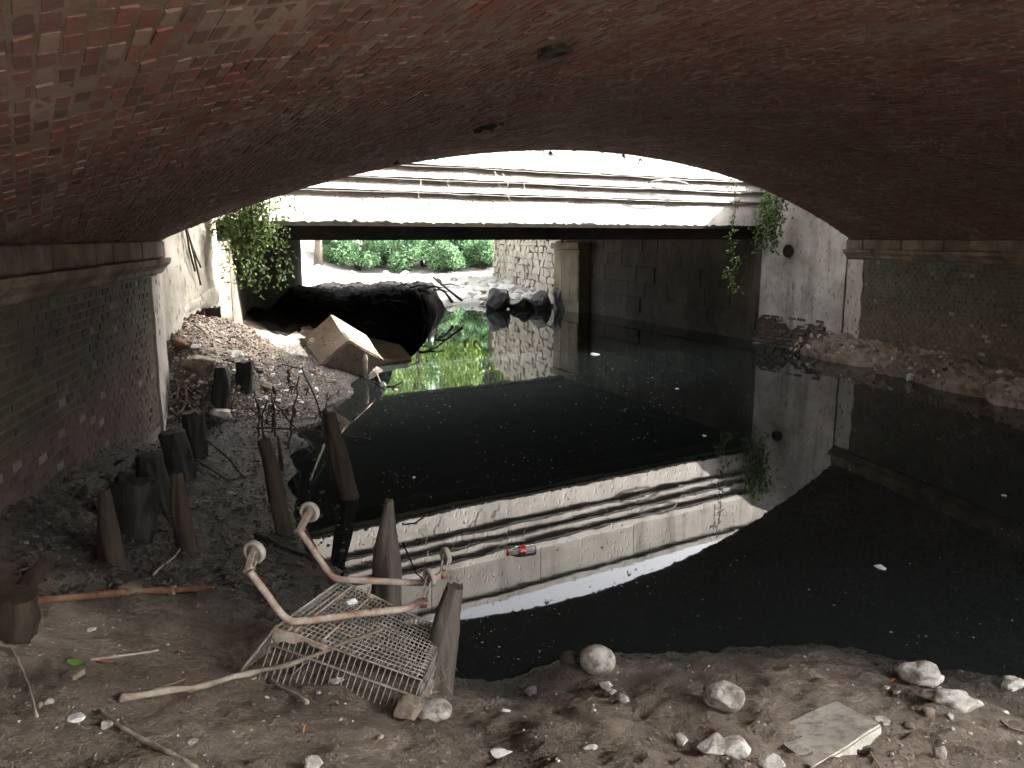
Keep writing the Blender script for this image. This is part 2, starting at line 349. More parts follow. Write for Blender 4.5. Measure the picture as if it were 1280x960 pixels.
def base_height(X, Y):
    xy = np.c_[X, Y]; z = np.empty(len(X))
    for i in range(0, len(X), 20000):
        q = xy[i:i + 20000]
        z[i:i + 20000] = tps(((q[:, None, :] - ctl[None, :, :2]) ** 2).sum(-1)) @ W_[:n_] + W_[n_] + q @ W_[n_ + 1:]
    z = np.clip(z, -.9, 1.35)
    # beyond the concrete bridge: mud bar on the left, rubble, then the green slope
    zf = .12 + .045 * (Y - 29.5)
    zf = np.where(Y < 29.5, -.5 + (Y - 24) * .11, zf)
    bar = sstep(-3.0, -4.0, X + .25 * np.sin(Y * 1.3)) * sstep(31, 28, Y)
    zf = np.maximum(zf, -.5 + 1.2 * bar)
    zf = zf + 2.6 * sstep(40, 56, Y)
    rb = sstep(.0, 3.0, X - (1.75 - (Y - 28.3) * .22) - .8) * sstep(27, 29, Y); zf = zf * (1 - rb) + 3.6 * rb
    lb = sstep(-7, -12, X) * sstep(34, 44, Y); zf = zf + 1.2 * lb
    k = sstep(22, 25.5, Y); z = z * (1 - k) + zf * k
    far = sstep(60, 120, np.hypot(X, Y)); z = z * (1 - far) + 3.0 * far
    beh = sstep(-6, -14, Y); z = z * (1 - beh) + .6 * beh
    return z
def axis(segs):
    o = []
    for a, b, s in segs: o += list(np.arange(a, b, s))
    return np.array(o)
xs = np.r_[-900, -400, -150, -70, -40, axis([(-26, -5.2, .6), (-5.2, -3.4, .07), (-3.4, 3.6, .042), (3.6, 8, .16), (8, 26, .9)]), 30, 45, 80, 160, 400, 900]
ys = np.r_[-900, -400, -100, -40, axis([(-16, 1.2, .5), (1.2, 5.2, .036), (5.2, 15.6, .06), (15.6, 34, .2), (34, 62, .7)]), 70, 90, 130, 200, 400, 900]
GX, GY = np.meshgrid(xs, ys); gx, gy = GX.ravel(), GY.ravel()
gz = base_height(gx, gy)
dz = np.zeros(len(gz))
for i in range(len(gz)):
    x, y = gx[i], gy[i]
    if -8 < x < 9 and 0 < y < 40:
        v = Vector((x, y, 0))
        a = mnoise.noise(v * 1.7) * .05 + mnoise.noise(v * 4.3) * .03 + mnoise.noise(v * 11) * .022 + (mnoise.noise(v * 27) * .012 if y < 16 else 0)
        h = gz[i]
        if h > .55 and y > 9: a += abs(mnoise.noise(v * 6)) * .10        # clods of the rubble slope
        if -.05 < h < .3 and y < 5: a += max(0, mnoise.noise(v * 9 + Vector((3, 1, 0)))) * .05
        if y < 5.2: a += (abs(mnoise.noise(v * 15 + Vector((5, 5, 0)))) - .2) * .03 + max(0, mnoise.noise(v * 3.1 + Vector((9, 2, 0))) - .1) * .06
        a *= min(1, max(.6 if y < 5.5 else .35, abs(h) * 6)); dz[i] = a
gz = gz + dz
nx, ny = len(xs), len(ys)
idx = np.arange(nx * ny).reshape(ny, nx)
fc = np.stack([idx[:-1, :-1], idx[:-1, 1:], idx[1:, 1:], idx[1:, :-1]], -1).reshape(-1, 4)
me = bpy.data.meshes.new('riverbed_ground'); me.from_pydata(np.c_[gx, gy, gz].tolist(), [], fc.tolist()); me.materials.append(M['mud'])
me.polygons.foreach_set('use_smooth', [True] * len(me.polygons)); me.update()
tag(link('ground', me), 'muddy brown river bank and riverbed with rubble slope', kind='structure')
from mathutils.bvhtree import BVHTree
TREE = BVHTree.FromPolygons([Vector(v) for v in np.c_[gx, gy, gz].tolist()], fc.tolist())
def gh(x, y):
    h = TREE.ray_cast(Vector((x, y, 20)), Vector((0, 0, -1)))
    return h[0].z if h[0] else 0.0
def on(px, py):                                # point of the ground (or water) seen at that place of the photograph
    h = TREE.ray_cast(Vector((0, 0, CAM_H)), ray(px, py).normalized())
    q = at(px, py, 0)
    if h[0] is None or h[0].z < 0: return q
    return h[0]

wm = MB(); g = 24
wx = [-14, -6, 0, 6, 14, 30]; wy = [-12, 0, 8, 16, 24, 33]
b0 = wm.verts([(x, y, 0) for y in wy for x in wx])
for j in range(5):
    for i in range(5): wm.face(b0 + j * 6 + i, b0 + j * 6 + i + 1, b0 + j * 6 + i + 7, b0 + j * 6 + i + 6)
tag(wm.build('water', M['water']), 'still dark river water mirroring the bridges', kind='structure')

# high ground behind the walls on either side
def shift(p, d): return (p.x + d * Nn.x, p.y + d * Nn.y)
An = A - U * LEN; Bn = B - U * LEN
lb = [shift(A - U * 28, -.5), shift(A, -.5), (-5.1, 12.3), (-6.4, 22.2), (-90, 22.2), (-90, -20)]
tag(MB().prism(list(reversed(lb)), -1, 4.3).build('bank_ground', M['bankground']), 'street level ground behind the near side wall', kind='structure')
rb = [shift(B - U * 30, .5), shift(B, .5), (6.35, 18.7), (2.5, 27.6), (90, 27.6), (90, -20)]
tag(MB().prism(rb, -1, 3.9).build('bank_ground', M['bankground']), 'street level ground behind the far side wall', kind='structure')

# ------------------------------------------------------------------ brick arch bridge
def arc(s): an = s / RAD; return RAD * math.sin(an), ZC + RAD * math.cos(an), an   # across, height
HALF = RAD * math.asin(SPAN / 2 / RAD)
MIDA = A + Nn * (SPAN / 2)
def face_t(x):      # distance along U, from the foot line of A, at which the far face cuts the across-position x (-S/2..S/2)
    P0 = A + Nn * (x + SPAN / 2); return (FA - off(P0)) / U.dot(NF)
def vpt(s, t, d=0.0):   # developed vault point, d = depth into the masonry
    x, z, an = arc(s); P0 = MIDA + Nn * x + U * t
    return Vector((P0.x + Nn.x * math.sin(an) * d, P0.y + Nn.y * math.sin(an) * d, z + math.cos(an) * d))
bridge = empty('brick_arch_bridge', 'dark red brick skew arch bridge spanning overhead', 'bridge', loc=(MIDA.x, MIDA.y, ZS))
NS = 120; ss = [-HALF + 2 * HALF * i / NS for i in range(NS + 1)]
vm = MB(); rows = []
for s_ in ss:
    x = arc(s_)[0]; tf = face_t(x); row = []
    for k in range(97): row.append(tuple(vpt(s_, tf - LEN * k / 96, .0035 - .003 * mnoise.noise(Vector((s_ * 2.1, (tf - LEN * k / 96) * 2.1, 0))) - .002 * mnoise.noise(Vector((s_ * 9, (tf - LEN * k / 96) * 7, 5))))))
    rows.append(row)
for i in range(NS + 1): vm.verts(rows[i])
for i in range(NS):
    for k in range(96): a = i * 97 + k; vm.face(a, a + 1, a + 98, a + 97)
DECK = 4.55
for k in (0, 96):                                # spandrels, front and back
    b = vm.verts([(rows[i][k][0], rows[i][k][1], DECK) for i in range(NS + 1)])
    for i in range(NS): vm.face(i * 97 + k, (i + 1) * 97 + k, b + i + 1, b + i)
child(vm.build('vault', M['mortar'], smooth=False), bridge)
dm = MB(); q0, q1, q2, q3 = A - E_ * 14, B + E_ * 14, B + E_ * 14 - NF * WID, A - E_ * 14 - NF * WID
dm.prism([q0[:], q3[:], q2[:], q1[:]][::-1], DECK, DECK + .12); child(dm.build('deck', M['asphalt']), bridge)
for o_, nm in ((0, 'parapet'), (-WID + .35, 'parapet')):
    pm = MB(); a_ = A - E_ * 14 + NF * o_; b_ = B + E_ * 14 + NF * o_
    pm.prism([a_[:], b_[:], (b_ - NF * .35)[:], (a_ - NF * .35)[:]], DECK + .12, DECK + 1.5); child(pm.build(nm, M['spandrel']), bridge)  # unseen from the camera; far parapet's height set to shape the sun strip
for e0, sgn in ((A, -1), (B, 1)):                 # solid masonry of the bridge above and beside the springing
    pm = MB(); a_ = e0 + E_ * (sgn * .02); b_ = e0 + E_ * (sgn * 14)
    pts = [a_, b_, b_ - NF * .6, a_ - NF * .6]
    if sgn < 0: pts = pts[::-1]
    pm.prism([p[:] for p in pts], 3.0, DECK); child(pm.build('spandrel', M['spandrel']), bridge)

TH = math.atan2(.35, .94); PC, PL = .062, .148   # skew of the courses; course height and brick length
cdir = (-math.sin(TH), math.cos(TH)); ndir = (math.cos(TH), math.sin(TH))     # along / across the courses in (s,t)
HOLES = [on_ for on_ in ()]
def vault_hit(px, py):
    r = ray(px, py); t = .3
    while t < 40:
        p = Vector((0, 0, CAM_H)) + r * t; x = (Vector(p[:2]) - MIDA).dot(Nn)
        if abs(x) < SPAN / 2 and p.z >= ZC + math.sqrt(RAD * RAD - x * x): return RAD * math.asin(x / RAD), (Vector(p[:2]) - MIDA).dot(U)
        t += .01
HOLES = [(*vault_hit(692, 58), .11), (*vault_hit(610, 158), .16)]
cells = []
tmin = -LEN - 6; tmax = 6
import itertools
cmin, cmax = -30, 30
for ci in range(int(-13 / PC), int(13 / PC)):
    shiftl = rng.random() * PL
    j0 = int(-24 / PL)
    for lj in range(j0, int(14 / PL)):
        a_ = lj * PL + shiftl; c_ = ci * PC
        s_ = a_ * cdir[0] + c_ * ndir[0]; t_ = a_ * cdir[1] + c_ * ndir[1]
        if abs(s_) > HALF - .04: continue
        tf = face_t(arc(s_)[0])
        if t_ > tf - .03 or t_ < tf - LEN + .05: continue
        if any((s_ - h[0]) ** 2 + ((t_ - h[1]) * .8) ** 2 < h[2] ** 2 for h in HOLES): continue
        cells.append((s_, t_))
def brick_local(r, l, wd, dp, bev=.005):
    f = []
    for z, k in ((-dp, 0), (0, bev)):
        for x, y in ((-1, -1), (1, -1), (1, 1), (-1, 1)):
            f.append((x * (l / 2 - k) + r.uniform(-.004, .004), y * (wd / 2 - k * .7) + r.uniform(-.0025, .0025), z + (r.uniform(-.003, .003) if k else 0)))
    return f
BF = ((4, 5, 6, 7), (0, 1, 5, 4), (1, 2, 6, 5), (2, 3, 7, 6), (3, 0, 4, 7))
def variants(nm, mat, l, wd, dp, n=8, seed=1):
    r = random.Random(seed); o = []
    for _ in range(n):
        m = bpy.data.meshes.new(nm); m.from_pydata(brick_local(r, l * r.uniform(.9, 1.0), wd * r.uniform(.9, 1.02), dp), [], [BF[0], *BF[1:], (3, 2, 1, 0)]); m.materials.append(mat); m.update(); o.append(m)
    return o
def vframe(s_, t_):
    p = vpt(s_, t_); an = s_ / RAD
    ts = Vector((Nn.x * math.cos(an), Nn.y * math.cos(an), -math.sin(an))); tt = Vector((U.x, U.y, 0))
    al = ts * cdir[0] + tt * cdir[1]; ac = ts * ndir[0] + tt * ndir[1]; inn = al.cross(ac)
    down = Vector((-Nn.x * math.sin(an), -Nn.y * math.sin(an), -math.cos(an)))
    if inn.dot(down) < 0: ac = -ac; inn = -inn
    return p, al, ac, inn
CAMV = Vector((0, 0, CAM_H))
def screen(p):
    v = Vector(p) - CAMV; f_ = Vector((0, math.cos(PITCH), -math.sin(PITCH))); u_ = Vector((0, math.sin(PITCH), math.cos(PITCH)))
    d = v.dot(f_)
    if d < .1: return None
    return 640 + FOC * v.x / d, 480 - FOC * v.dot(u_) / d, d
def split(items, key, n=296):
    sc_ = []
    for k, it in enumerate(items):
        p, al, ac, inn = key(it); q = screen(p); v = (CAMV - p)
        vis = q and -5 < q[0] < 1285 and -5 < q[1] < 965
        sc_.append((max(0, inn.dot(v.normalized())) / v.length_squared if vis else -1, k))
    sc_.sort(reverse=True); return set(k for a, k in sc_[:n] if a > 0)
def lay(items, key, parent, vs, mat, l, wd, dp, seed, jit=.006, name='brick'):
    r = random.Random(seed); near = split(items, key); inv = Matrix.Translation(parent.location).inverted()
    vv, ff, tt = [], [], []
    for k, it in enumerate(items):
        p, al, ac, inn = key(it)
        pr = r.gauss(0, jit * .5); ro = r.gauss(0, .03); p = p + inn * pr
        a2 = (al * math.cos(ro) + ac * math.sin(ro) + inn * r.gauss(0, .011)).normalized(); c2 = (inn.cross(a2)).normalized(); n2 = a2.cross(c2)
        if k in near:
            mtx = Matrix((( a2.x, c2.x, n2.x, p.x), (a2.y, c2.y, n2.y, p.y), (a2.z, c2.z, n2.z, p.z), (0, 0, 0, 1)))
            o = bpy.data.objects.new(name, vs[r.randrange(len(vs))]); C.objects.link(o); o.parent = parent; o.matrix_parent_inverse = inv; o.matrix_basis = mtx
        else:
            b = len(vv)
            for x, y, z in brick_local(r, l * r.uniform(.88, 1.0), wd * r.uniform(.88, 1.02), dp): vv.append(tuple(p + a2 * x + c2 * y + n2 * z))
            ff += [tuple(b + i for i in f) for f in BF]; tt += [r.random()] * 5
    m = bpy.data.meshes.new('brickwork'); m.from_pydata(vv, [], ff); m.materials.append(mat)
    at_ = m.attributes.new('tint', 'FLOAT', 'FACE'); at_.data.foreach_set('value', tt); m.update()
    o = link('brickwork', m); o['kind'] = 'stuff'; child(o, parent)
lay(cells, lambda c: vframe(*c), bridge, variants('brick', M['vb'], .138, .055, .04), M['vs'], .138, .055, .04, 3, .004)
for h, rr in ((HOLES[0], .07), (HOLES[1], .0)):
    if not rr: continue
    p, al, ac, inn = vframe(h[0], h[1]); q = Matrix(((al.x, ac.x, inn.x), (al.y, ac.y, inn.y), (al.z, ac.z, inn.z)))
    child(MB().lathe([(rr + .03, .03), (rr + .035, .045), (rr, .045), (rr, -.01), (0.001, -.005)], p, q, 16).build('drain_hole', M['blackish']), bridge)
p, al, ac, inn = vframe(HOLES[1][0], HOLES[1][1])
cr = MB(); r_ = random.Random(5)
for k in range(16):
    cr.box(p + al * r_.uniform(-.17, .17) + ac * r_.uniform(-.1, .1) + inn * r_.uniform(-.02, .02), (.07, .05, .04), Matrix.Rotation(r_.uniform(0, 3), 3, 'Z'), .012, r_)
child(cr.build('spalled_patch', M['blackish']), bridge)

# ------------------------------------------------------------------ abutment walls under the arch
def wall_frame(P0, dirv, inn):
    return lambda c: (Vector((P0.x + dirv.x * c[0], P0.y + dirv.y * c[0], c[1])), Vector((dirv.x, dirv.y, 0)), Vector((0, 0, 1)) if Vector((dirv.x, dirv.y, 0)).cross(Vector((0, 0, 1))).dot(Vector((inn.x, inn.y, 0))) > 0 else Vector((0, 0, -1)), Vector((inn.x, inn.y, 0)))
def abutment(name, label, E0, inn, pier_w, mv, ms, bl, z0, near_t, seed):
    root = empty(name, label, 'wall', 'brick abutment walls of the arch', loc=(E0.x, E0.y, 0))
    D = -U                                     # from the far end back past the camera
    bk = -inn * .45
    mb_ = MB(); a0 = E0 + D * pier_w; a1 = E0 + D * LEN; rec = -inn * .007
    pts = [a0 + rec, a1 + rec, a1 + bk, a0 + bk]
    if (pts[1] - pts[0]).cross(pts[2] - pts[1]) < 0: pts = pts[::-1]
    mb_.prism([p[:] for p in pts], -.8, ZS - .05); child(mb_.build('wall_core', M['wmortar']), root)
    pts = [E0 + inn * .02, a0 + inn * .02, a0 + bk, E0 + bk]
    if (pts[1] - pts[0]).cross(pts[2] - pts[1]) < 0: pts = pts[::-1]
    # plastered end pier with chipped edges
    pb = MB(); nzv = 16; r = random.Random(seed)
    ring = []
    for k in range(nzv + 1):
        z = -.6 + (1.96 + .6) * k / nzv; j = r.uniform(-.03, .03); j2 = r.uniform(-.012, .012)
        ring.append(pb.verts([V3(E0 + inn * .025 + U * (j2), z), V3(a0 + inn * .025 + D * j, z), V3(a0 + bk, z), V3(E0 + bk + U * j2, z)]))
    for k in range(nzv):
        for i in range(4): j = (i + 1) % 4; pb.face(ring[k] + i, ring[k] + j, ring[k + 1] + j, ring[k + 1] + i)
    pb.face(*[ring[-1] + i for i in range(4)])
    child(pb.build('end_pier', M['pier']), root)
    ch = .074; items = []
    r = random.Random(seed + 1)
    n_rows = int((1.97 - z0) / ch)
    for i in range(n_rows):
        z = 1.955 - (i + .5) * ch; o_ = (i % 2) * .5 * bl + r.uniform(-.02, .02)
        s_ = pier_w + .09 + (o_ if o_ > 0 else 0)
        while s_ < LEN - .2:
            items.append((s_, z)); s_ += bl
    lay(items, wall_frame(E0, D, inn), root, variants('brick', mv, bl - .009, ch - .010, .05, seed=seed), ms, bl - .009, ch - .010, .05, seed + 2, .006)
    # stone cornice, in blocks: fascia course above an ovolo
    prof = [(0, 1.98), (.03, 1.98), (.055, 2.0), (.075, 2.04), (.11, 2.07), (.14, 2.10), (.15, 2.14), (.15, 2.16), (0, 2.16)]
    up = [(-.02, 2.165), (.07, 2.165), (.08, 2.18), (.08, 2.345), (.04, 2.36), (-.02, 2.36)]
    for pf, bl_, nm in ((prof, .92, 'cornice_stone'), (up, .58, 'springer_stone')):
        s_ = -.04
        while s_ < LEN:
            l = bl_ * r.uniform(.8, 1.15); cb = MB(); dd = r.uniform(-.008, .012); ends = []
            e = min(s_ + l, LEN)
            for s2, ins in ((s_ + .004, .006), (s_ + .018, 0), ((s_ + e) / 2, 0), (e - .018, 0), (e - .004, .006)):
                w_ = r.uniform(-.006, .006)
                ends.append(cb.verts([V3(E0 + D * s2 + inn * (max(x + dd + w_ - ins, -.03)), z + (w_ * .6 if 0 < kk < len(pf) - 1 else 0)) for kk, (x, z) in enumerate(pf)]))
            n = len(pf)
            for q in range(4):
                for i in range(n): j = (i + 1) % n; cb.face(ends[q] + i, ends[q] + j, ends[q + 1] + j, ends[q + 1] + i)
            cb.face(*[ends[0] + i for i in range(n)]); cb.face(*[ends[-1] + i for i in reversed(range(n))])
            child(cb.build(nm, M['stone']), root); s_ = e
    return root
abutment('brick_abutment_wall', 'sooty brick abutment wall on the muddy bank side, pale pier at its end', A, Nn, .55, M['wb'], M['ws'], .175, .2, 0, 11)
abutment('brick_abutment_wall', 'green stained brick abutment wall rising from the water across the river', B, -Nn, .5, M['rb'], M['rs'], .15, -.1, 0, 21)

# ------------------------------------------------------------------ wing walls
def wavy_wall(name, label, cat, poly, thick, nrm, mat, group=None, parent=None, amp=.012, nu=30, nv=24):
    """poly: ((p0, p1) plan, bottom(u), top(u)); front face displaced by noise, with thickness"""
    (p0, p1), bot, top = poly; mb_ = MB(); p0, p1 = Vector(p0), Vector(p1)
    grid = []
    for side in (0, 1):
        g_ = []
        for j in range(nv + 1):
            for i in range(nu + 1):
                u = i / nu; z = bot(u) + (top(u) - bot(u)) * j / nv; P = p0 + (p1 - p0) * u
                d = amp * mnoise.noise(Vector((P.x * 2, P.y * 2, z * 2))) + amp * .5 * mnoise.noise(Vector((P.x * 7, P.y * 7, z * 7))) if side == 0 else -thick
                g_.append((P.x + nrm[0] * d, P.y + nrm[1] * d, z))
        grid.append(mb_.verts(g_))
    w_ = nu + 1
    for side in (0, 1):
        for j in range(nv):
            for i in range(nu):
                a = grid[side] + j * w_ + i; q = (a, a + 1, a + w_ + 1, a + w_); mb_.face(*(q if side == 0 else q[::-1]))
    def edge(ids):
        for a, b in zip(ids[:-1], ids[1:]): mb_.face(grid[0] + b, grid[0] + a, grid[1] + a, grid[1] + b)
    edge(list(range(w_))); edge([nv * w_ + i for i in range(w_)][::-1]); edge([j * w_ for j in range(nv + 1)][::-1]); edge([j * w_ + nu for j in range(nv + 1)])
    o = mb_.build(name, mat, parent)
    if label: tag(o, label, cat, group)
    return o
def unit2(a, b): d = Vector(b) - Vector(a); return d.normalized()
# left, undermined at its foot
L0, L1 = Vector((-4.24, 9.62)), Vector((-4.44, 12.23)); ld = unit2(L0, L1); ln = Vector((ld.y, -ld.x))
def lbot(u):
    steps = [(0, 1.16), (.12, 1.16), (.13, 1.21), (.3, 1.22), (.31, 1.34), (.7, 1.42), (1, 1.36)]
    for (a, x), (b, y) in zip(steps[:-1], steps[1:]):
        if a <= u <= b: return x + (y - x) * (u - a) / (b - a) + .02 * math.sin(u * 60)
    return 1.36
lw = empty('concrete_wing_wall', 'cracked pale concrete wing wall above the rubble slope, its foot undermined', 'wall', 'concrete wing walls between the bridges', loc=(L0.x, L0.y, 1.2))
child(wavy_wall('wall_panel', None, None, ((L0, L1), lbot, lambda u: 4.3), .5, ln, M['concl'], nu=48), lw)
hm = MB(); rg = []
for k in range(13):                                        # broken rounded haunch at its foot
    u = .34 + .6 * k / 12; P = L0 + (L1 - L0) * u; rr = .05 + .10 * (u - .34) / .6 + .03 * mnoise.noise(Vector((u * 6, 1, 2))); ring = []
    for j in range(9):
        an = math.pi * j / 8 - math.pi / 2; q = P + ln * (rr * math.cos(an) * .35 - .012); ring.append((q.x, q.y, 1.46 + (u - .34) * .16 + rr * math.sin(an)))
    rg.append(hm.verts(ring))
for k in range(12):
    for j in range(8): hm.face(rg[k] + j, rg[k + 1] + j, rg[k + 1] + j + 1, rg[k] + j + 1)
hm.face(*[rg[0] + j for j in reversed(range(9))]); hm.face(*[rg[12] + j for j in range(9)])
child(hm.build('haunch', M['concl'], smooth=True), lw)
child(MB().prism([(L0 - ln * .25)[:], (L0 - ln * .6)[:], (L1 - ln * .6)[:], (L1 - ln * .25)[:]], .2, 1.5).build('footing', M['blackish']), lw)
# right, with a round hole and bare bricks along its foot
R0, R1 = Vector((6.86, 16.6)), Vector((5.74, 18.61)); rd = unit2(R0, R1); rn = Vector((-rd.y, rd.x))
rw = empty('concrete_wing_wall', 'grey streaked concrete wing wall with a round drain hole across the water', 'wall', 'concrete wing walls between the bridges', loc=(R0.x, R0.y, 0))
def rbot(u): return .50 + .10 * math.sin(u * 9) * (u > .2) + .05 * math.sin(u * 41) - (.42 if u < .16 else 0)
child(wavy_wall('wall_panel', None, None, ((R0, R1), rbot, lambda u: 4.0 - .0 * u), .5, rn, M['conc'], nu=48), rw)
hp = R0 + (R1 - R0) * .66
qm = Matrix(((rd.x, 0, rn.x), (rd.y, 0, rn.y), (0, 1, 0)))
child(MB().lathe([(.14, -.03), (.145, .035), (.118, .04), (.115, .02), (.001, .018)], V3(hp, 2.1), qm, 20).build('drain_hole', M['blackish']), rw)
child(MB().prism([(R0 - rn * .04)[:], (R1 - rn * .04)[:], (R1 - rn * .5)[:], (R0 - rn * .5)[:]], -.8, .95).build('footing', M['wmortar']), rw)
items = []
r = random.Random(31)
for i in range(9):
    z = .62 - i * .078; s_ = (i % 2) * .12 + .3
    while s_ < (R1 - R0).length - .05:
        if r.random() < .93: items.append((s_, z, max(0, i - 5) * .10 + r.uniform(0, .02)))
        s_ += .25
def foot_frame(c):
    P = R0 + rd * c[0] + rn * (c[2] - .005)
    a_ = Vector((rd.x, rd.y, 0)); i_ = Vector((rn.x, rn.y, 0)); k = Vector((0, 0, 1))
    if a_.cross(k).dot(i_) < 0: k = -k
    return V3(P, c[1]), a_, k, i_
lay(items, foot_frame, rw, variants('brick', M['rb'], .236, .064, .3, seed=41), M['rs'], .236, .064, .3, 42, .02)

# ------------------------------------------------------------------ concrete road bridge behind the arch
gb = empty('concrete_road_bridge', 'sunlit pale concrete road bridge with stepped ledges crossing behind the arch', 'bridge')
GL, GR = Vector((-4.31, 12.32)), Vector((5.74, 18.61))
def gp(s, o): return E_ * (s) + NF * (GOFF + o)                        # s along the face, o beyond it
sL, sR = GL.dot(E_) - 9, GR.dot(E_) + 8
gb.location = (*gp((sL + sR) / 2, 0), 2.35)
def slab(name, o0, o1, z0, z1, mat, s0=None, s1=None):
    s0 = sL if s0 is None else s0; s1 = sR if s1 is None else s1
    return child(MB().prism([gp(s0, o0)[:], gp(s1, o0)[:], gp(s1, o1)[:], gp(s0, o1)[:]], z0, z1).build(name, mat), gb)
BW = 9.7
def fascia_piece(name, o0, z0, z1, mat, amp=.012, rag=0.0, bk=.35):
    n = 140; mb_ = MB(); ids = []
    for i in range(n + 1):
        s = sL + (sR - sL) * i / n; j = amp * mnoise.noise(Vector((s * 1.3, z0 * 5, 0))); k = rag * mnoise.noise(Vector((s * 5, z0, 3))) + rag * .6 * mnoise.noise(Vector((s * 17, z0, 9)))
        a, b = gp(s, o0 + j), gp(s, o0 + bk)
        ids.append(mb_.verts([V3(a, z0 + k), V3(a, z1 - .012), V3(gp(s, o0 + j + .012), z1), V3(b, z1), V3(b, z0 + k)]))
    for i in range(n):
        for q in range(5): mb_.face(ids[i] + q, ids[i + 1] + q, ids[i + 1] + (q + 1) % 5, ids[i] + (q + 1) % 5)
    mb_.face(*[ids[0] + q for q in range(5)]); mb_.face(*[ids[-1] + q for q in reversed(range(5))])
    return child(mb_.build(name, mat), gb)
fascia_piece('fascia', 0, 2.60, 3.168, M['fascia'], .014, .012)
fascia_piece('ledge', -.045, 3.17, 3.388, M['fascia'], .008, .010)
fascia_piece('ledge', -.09, 3.39, 3.608, M['fascia'], .008, .012)
fascia_piece('ledge', -.145, 3.61, 3.74, M['fascia'], .008, .014)
slab('coping', -.16, .22, 4.50, 4.62, M['parapet'])
s = sL                                                       # parapet in cast panels
while s < sR:
    e = min(s + 2.45, sR); slab('parapet_panel', -.11 + rng.uniform(-.006, .006), .14, 3.742, 4.498, M['parapet'], s + .008, e - .008); s = e
slab('edge_beam', .27, .5, 2.35, 2.598, M['blackish']); slab('deck', .36, BW - .4, 2.39, 3.9, M['blackish']); slab('edge_beam', BW - .39, BW, 2.35, 3.9, M['abut'])
mc = MB(); n = 520                                          # ragged dirt and moss along the lower edge of the fascia
prev = None
for i in range(n + 1):
    s = sL + (sR - sL) * i / n; hgt = .05 + .06 * max(0, mnoise.noise(Vector((s * 2.3, 1, 1)))) + .07 * max(0, mnoise.noise(Vector((s * 9, 2, 5)))) + .03 * mnoise.noise(Vector((s * 23, 2, 5))) + .10 * max(0, mnoise.noise(Vector((s * .7, 7, 5))) - .35)
    a = mc.verts([V3(gp(s, .03), 2.575 + .01 * mnoise.noise(Vector((s * 13, 0, 0)))), V3(gp(s, -.03), 2.58), V3(gp(s, -.028), 2.60 + hgt * .6), V3(gp(s, .012), 2.605 + hgt)])
    if prev is not None:
        for q in range(3): mc.face(prev + q, a + q, a + q + 1, prev + q + 1)
    prev = a
o = child(mc.build('moss_crust', M['moss']), gb)
# abutments of this bridge
def abut(name, p0, p1, nrm, z1, mat, th=.8, z0=-.8):
    p0, p1 = Vector(p0), Vector(p1); nrm = Vector(nrm)
    pts = [p0, p1, p1 - nrm * th, p0 - nrm * th]
    if (pts[1] - pts[0]).cross(pts[2] - pts[1]) < 0: pts = pts[::-1]
    return child(MB().prism([p[:] for p in pts], z0, z1).build(name, mat), gb)
la = unit2((-4.31, 12.32), (-5.83, 22.4)); abut('abutment', (-4.31, 12.36), (-5.83, 22.4), (la.y, -la.x), 2.41, M['abut'])
abut('abutment_corner', (-4.46, 12.255), (-4.315, 12.345), (-NF.x * -1, -NF.y * -1) if False else (-NF.x, -NF.y), 2.34, M['concl'], .22)
ra = unit2((5.74, 18.61), (2.55, 25.6)); rnn = (-ra.y, ra.x)
# right abutment in large ashlar blocks: each a part
abut('abutment', (5.8, 18.55), (1.75, 27.5), rnn, 2.41, M['abut'])
r = random.Random(77); D_ = unit2((5.8, 18.55), (1.75, 27.5)); Ltot = (Vector((1.75, 27.5)) - Vector((5.8, 18.55))).length
z = .25
while z < 2.2:
    h = r.uniform(.36, .46); h = min(h, 2.4 - z); s = .05 + r.uniform(0, .4)
    while s < Ltot - 2.0:
        l = r.uniform(.7, 1.25); e = min(s + l, Ltot - 1.85); dd = r.uniform(.015, .05)
        c = Vector((5.8, 18.55)) + D_ * ((s + e) / 2) + Vector(rnn) * (dd / 2 - .02)
        m3 = Matrix(((D_.x, rnn[0], 0), (D_.y, rnn[1], 0), (0, 0, 1)))
        child(MB().box(V3(c, z + h / 2), (e - s - .015, dd + .04, h - .015), m3, .006, r).build('stone_block', M['abut']), gb); s = e
    z += h
pc = Vector((5.8, 18.55)) + D_ * (Ltot - .9)
m3 = Matrix(((D_.x, rnn[0], 0), (D_.y, rnn[1], 0), (0, 0, 1)))
child(MB().box(V3(pc + Vector(rnn) * .12, .9), (1.75, .5, 2.2), m3).build('pilaster', M['pilaster']), gb)
child(MB().box(V3(pc + Vector(rnn) * .16, 2.12), (1.9, .62, .2), m3).build('pilaster_capital', M['pilaster']), gb)
for zz, hh in ((.35, .5), (.88, .5), (1.4, .5)):
    for k in (-1, 0, 1): child(MB().box(V3(pc + Vector(rnn) * .37 + D_ * (k * .56), zz + hh / 2), (.54, .05, hh - .02), m3, .006, r).build('pilaster_block', M['pilaster']), gb)

